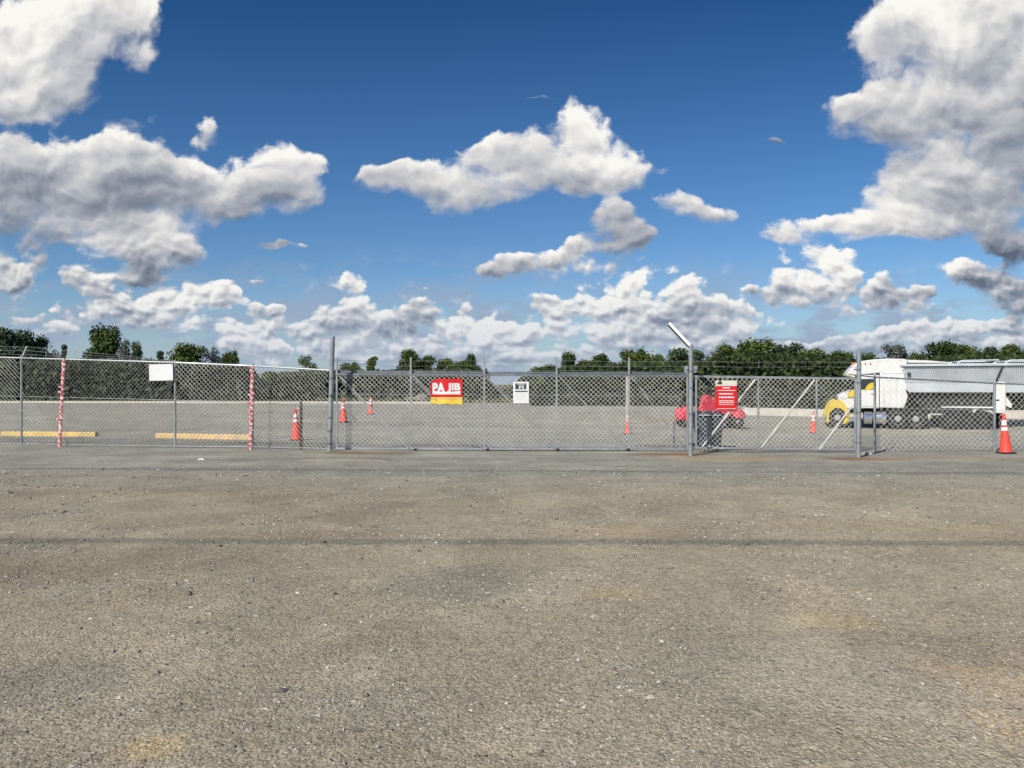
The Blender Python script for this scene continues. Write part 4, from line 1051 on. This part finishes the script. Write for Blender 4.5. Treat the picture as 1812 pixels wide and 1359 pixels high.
# domain warp
wn = t.vm('SUBTRACT', t.noise(uv, 6.0, 5, .60, out=1, dim='2D'), (.5,.5,.5))
wamp = t.m('ADD', t.m('MULTIPLY', v, .12), .035)
uw = t.vm('MULTIPLY', t.vm('ADD', uv, t.scale(wn, wamp)), (1,1,0))
BL = [ # px, py, rx, ry, tone
 (60,60,150,75,.72),(180,50,110,70,.75),(240,30,62,50,.8),(262,95,30,26,.7),(130,170,50,30,.6),(35,140,90,70,.70),(110,120,90,60,.66),(30,190,60,35,.68),
 (50,300,110,55,.62),(235,285,75,52,.80),(120,345,150,50,.42),(250,340,110,50,.40),(350,335,90,45,.55),(510,305,92,56,.88),(420,355,120,36,.52),(50,390,110,50,.60),(160,375,110,40,.40),(230,425,100,50,.66),(285,455,65,40,.40),(260,485,50,25,.28),
 (372,222,38,24,.6),(350,250,26,22,.42),(240,214,52,18,.30),
 (455,439,50,10,.12),(500,441,30,9,.28),(550,446,20,7,.5),
 (1030,240,62,52,.86),(965,285,90,42,.80),(870,290,62,42,.82),(745,322,85,34,.58),(825,350,90,26,.48),(1095,295,95,32,.70),(1020,318,110,22,.52),(675,312,40,24,.58),
 (1075,395,58,40,.50),(1115,440,40,30,.48),(1022,448,44,28,.85),(930,470,68,20,.52),(880,485,40,14,.42),
 (1205,368,48,28,.74),(1265,386,62,16,.64),
 (1610,80,100,75,.75),(1700,60,120,80,.76),(1790,80,110,90,.72),(1510,185,66,44,.68),(1600,200,100,55,.66),(1720,190,120,60,.62),(1800,230,80,70,.55),(1660,300,90,60,.80),(1600,355,64,34,.80),(1720,330,100,60,.52),(1790,380,100,60,.22),(1700,385,90,36,.42),(1800,440,60,34,.10),
 (1480,408,96,22,.80),(1385,432,54,18,.78),(1570,405,76,24,.66),
 (1450,498,72,38,.82),(1482,462,38,26,.90),(1540,530,92,26,.62),(1398,500,32,34,.80),(1622,528,34,22,.74),(1345,525,34,14,.45),
 (1690,468,52,24,.74),(1735,498,56,26,.56),(1800,530,46,30,.55),
 (1130,525,76,34,.90),(1050,545,70,36,.86),(1215,525,56,36,.88),(1300,570,56,22,.76),(1160,570,110,34,.62),(1060,600,90,30,.72),(965,550,40,20,.66),
 (1250,610,100,18,.55),(1420,608,100,10,.62),(1560,602,90,12,.74),(1690,585,90,15,.82),(1760,572,60,10,.80),(1790,605,90,16,.62),(1600,625,200,9,.55),
 (20,475,50,28,.74),(80,470,22,18,.70),(160,500,60,22,.72),(340,530,62,28,.86),(230,545,90,24,.60),(175,560,60,14,.66),(100,582,36,11,.80),(45,560,40,8,.6),(30,505,50,18,.55),
 (390,530,22,24,.84),(280,575,80,14,.62),(300,592,36,9,.74),(470,560,56,20,.74),(490,545,26,16,.84),(640,545,36,30,.86),(560,570,60,22,.66),(640,590,60,22,.60),(430,600,38,26,.86),(470,620,60,16,.80),(560,618,100,14,.66),
 (605,500,36,14,.55),(728,516,40,8,.36),(435,499,52,4,.55),(760,545,30,18,.74),(700,575,60,22,.56),
 (845,600,62,32,.97),(828,560,16,20,.86),(910,605,44,26,.84),(760,610,60,16,.62),(700,625,120,12,.60),(900,640,140,10,.60),
 (940,185,30,5,.38),(1375,240,26,10,.2),
]
ac = t.vm('SCALE', (0,0,0)); ac = None; aw = None
ZK = .06
FAINT = {(940,185),(1375,240),(240,214),(435,499),(728,516),(550,446),(372,222),(350,250),(1345,525)}
for (px, py, rx, ry, b_) in BL:
    if py > 495: rx *= 1.08; ry *= 1.12
    if py < 495 and rx > 60: rx *= 1.06; ry *= 1.06
    cu, cv = (px-CX)/F, (HZ-py)/F; ix, iy = F/(rx*1.04), F/(ry*1.08)
    q = t.vm('MULTIPLY_ADD', uw, (ix, iy, 0), (-cu*ix, -cv*iy, b_*ZK))
    dd = t.vm('DOT_PRODUCT', q, q, out=1); wt = t.m('POWER', .22, dd)
    if (px, py) in FAINT: wt = t.m('MULTIPLY', wt, .42)
    ac = t.vm('ADD', t.scale(q, wt), ac if ac is not None else (0,0,0))
    aw = t.m('ADD', wt, aw if aw is not None else 0.0008)
inv = t.m('DIVIDE', 1.0, aw)
av = t.scale(ac, inv); sa = t.n('ShaderNodeSeparateXYZ'); t.L.new(av, sa.inputs[0])
tone = t.m('DIVIDE', sa.outputs[2], ZK); vy = sa.outputs[1]
D = t.m('ADD', 1.0, t.m('DIVIDE', t.m('LOGARITHM', aw, math.e), -math.log(.22)))
def puffs(vec):
    a = t.vor(vec, 11, 'F1', 2.2, .5, dim='2D')
    n_ = t.noise(vec, 13, 4, .58, dim='2D')
    return t.m('ADD', t.m('MULTIPLY', t.m('SUBTRACT', .62, a), 1.15), t.m('MULTIPLY', t.m('SUBTRACT', n_, .5), .95))
lv = t.m('MULTIPLY', t.m('LOGARITHM', t.m('ADD', t.m('MAXIMUM', v, 0.0), .10), math.e), .50)
kb = t.n('ShaderNodeCombineXYZ'); t.put(kb.inputs[0], t.m('MULTIPLY', u, .92)); t.put(kb.inputs[1], lv)
kv = t.vm('ADD', kb.outputs[0], t.scale(wn, .07))
p0 = puffs(kv); p1 = puffs(t.vm('ADD', kv, (-.006, .014, 0)))
relief = t.m('SUBTRACT', p0, p1)
dens = t.m('ADD', D, t.m('MULTIPLY', p0, .80))
fine = t.noise(kv, 24, 6, .68, dim='2D')
dens = t.m('ADD', dens, t.m('MULTIPLY', t.m('SUBTRACT', fine, .5), 1.15))
low = t.mr(v, .24, .09, .13, 1.0)
lw = t.vm('ADD', t.vm('MULTIPLY', uv, (1, 1.35, 1)), t.scale(wn, .05))
def puff2(vec):
    return t.m('SUBTRACT', .60, t.vor(vec, 24, 'F1', 2.0, .5, dim='2D'))
r0 = puff2(lw); r1 = puff2(t.vm('ADD', lw, (-.003, .009, 0)))
dens = t.m('ADD', dens, t.m('MULTIPLY', low, t.m('ADD', t.m('MULTIPLY', r0, 1.7), t.mr(v, .17, .06, .04, .50))))
lrel = t.m('MULTIPLY', t.m('SUBTRACT', r0, r1), low)
edge = t.mr(vy, -.5, .5, 1.05, .50)
alpha = t.mr(dens, .02, t.m('ADD', edge, .02))
thick = t.mr(dens, .05, 1.5)
soft = t.noise(kv, 6, 3, .5, dim='2D')
T_ = t.m('ADD', tone, t.m('MULTIPLY', vy, .26))
T_ = t.m('ADD', T_, t.m('MULTIPLY', relief, .44))
T_ = t.m('ADD', T_, t.m('MULTIPLY', lrel, 1.0))
T_ = t.m('ADD', T_, t.m('MULTIPLY', t.m('SUBTRACT', soft, .5), .95))
T_ = t.m('ADD', T_, t.m('MULTIPLY', t.m('SUBTRACT', .45, thick), .22), clamp=True)
ccol = t.ramp(T_, [(.0, rgb(96,106,124)), (.25, rgb(134,142,156)), (.48, rgb(174,178,186)), (.68, rgb(208,208,210)), (.86, rgb(236,234,230)), (1, rgb(250,248,243))])
STR = .1
# blue tuned over the nishita gradient
elv = t.m('MULTIPLY', v, 1.0)
tint = t.ramp(t.mr(elv, 0, .52, 0, 1, 'LINEAR'), [(0, (.74,.86,.88,1)), (.25, (.56,.77,.98,1)), (.6, (.38,.66,.92,1)), (1, (.17,.45,.72,1))])
skyc = t.mix(1.0, sky.outputs[0], tint, 'MULTIPLY')
cloud = t.scale(ccol, 1/STR)
fin = t.mix(alpha, skyc, cloud)
veil = t.noise(t.vm('MULTIPLY', uv, (1, 3.2, 1)), 9, 5, .6, dim='2D')
vt = t.mix(t.mr(r0, -.1, .5), tuple(k/STR for k in rgb(150,166,190)[:3]) + (1,), tuple(k/STR for k in rgb(206,212,220)[:3]) + (1,))
va = t.m('MULTIPLY', t.m('MULTIPLY', t.mr(veil, .40, .62), t.mr(v, .20, .06)), .95)
fin = t.mix(t.m('MULTIPLY', va, t.m('SUBTRACT', 1.0, alpha)), fin, vt)
# low haze
haze = t.m('MULTIPLY', t.mr(v, .17, .0), .55)
fin = t.mix(haze, fin, tuple(k/STR for k in rgb(164,182,206)[:3]) + (1,))
t.L.new(fin, bg.inputs[0]); bg.inputs[1].default_value = STR
w.cycles.sampling_method = 'MANUAL'; w.cycles.sample_map_resolution = 256

S.view_settings.view_transform = 'Standard'; S.view_settings.look = 'None'; S.view_settings.exposure = 0; S.view_settings.gamma = 1
S.render.engine = 'CYCLES'; S.cycles.max_bounces = 4; S.cycles.diffuse_bounces = 2; S.cycles.use_adaptive_sampling = True; S.cycles.adaptive_threshold = .02
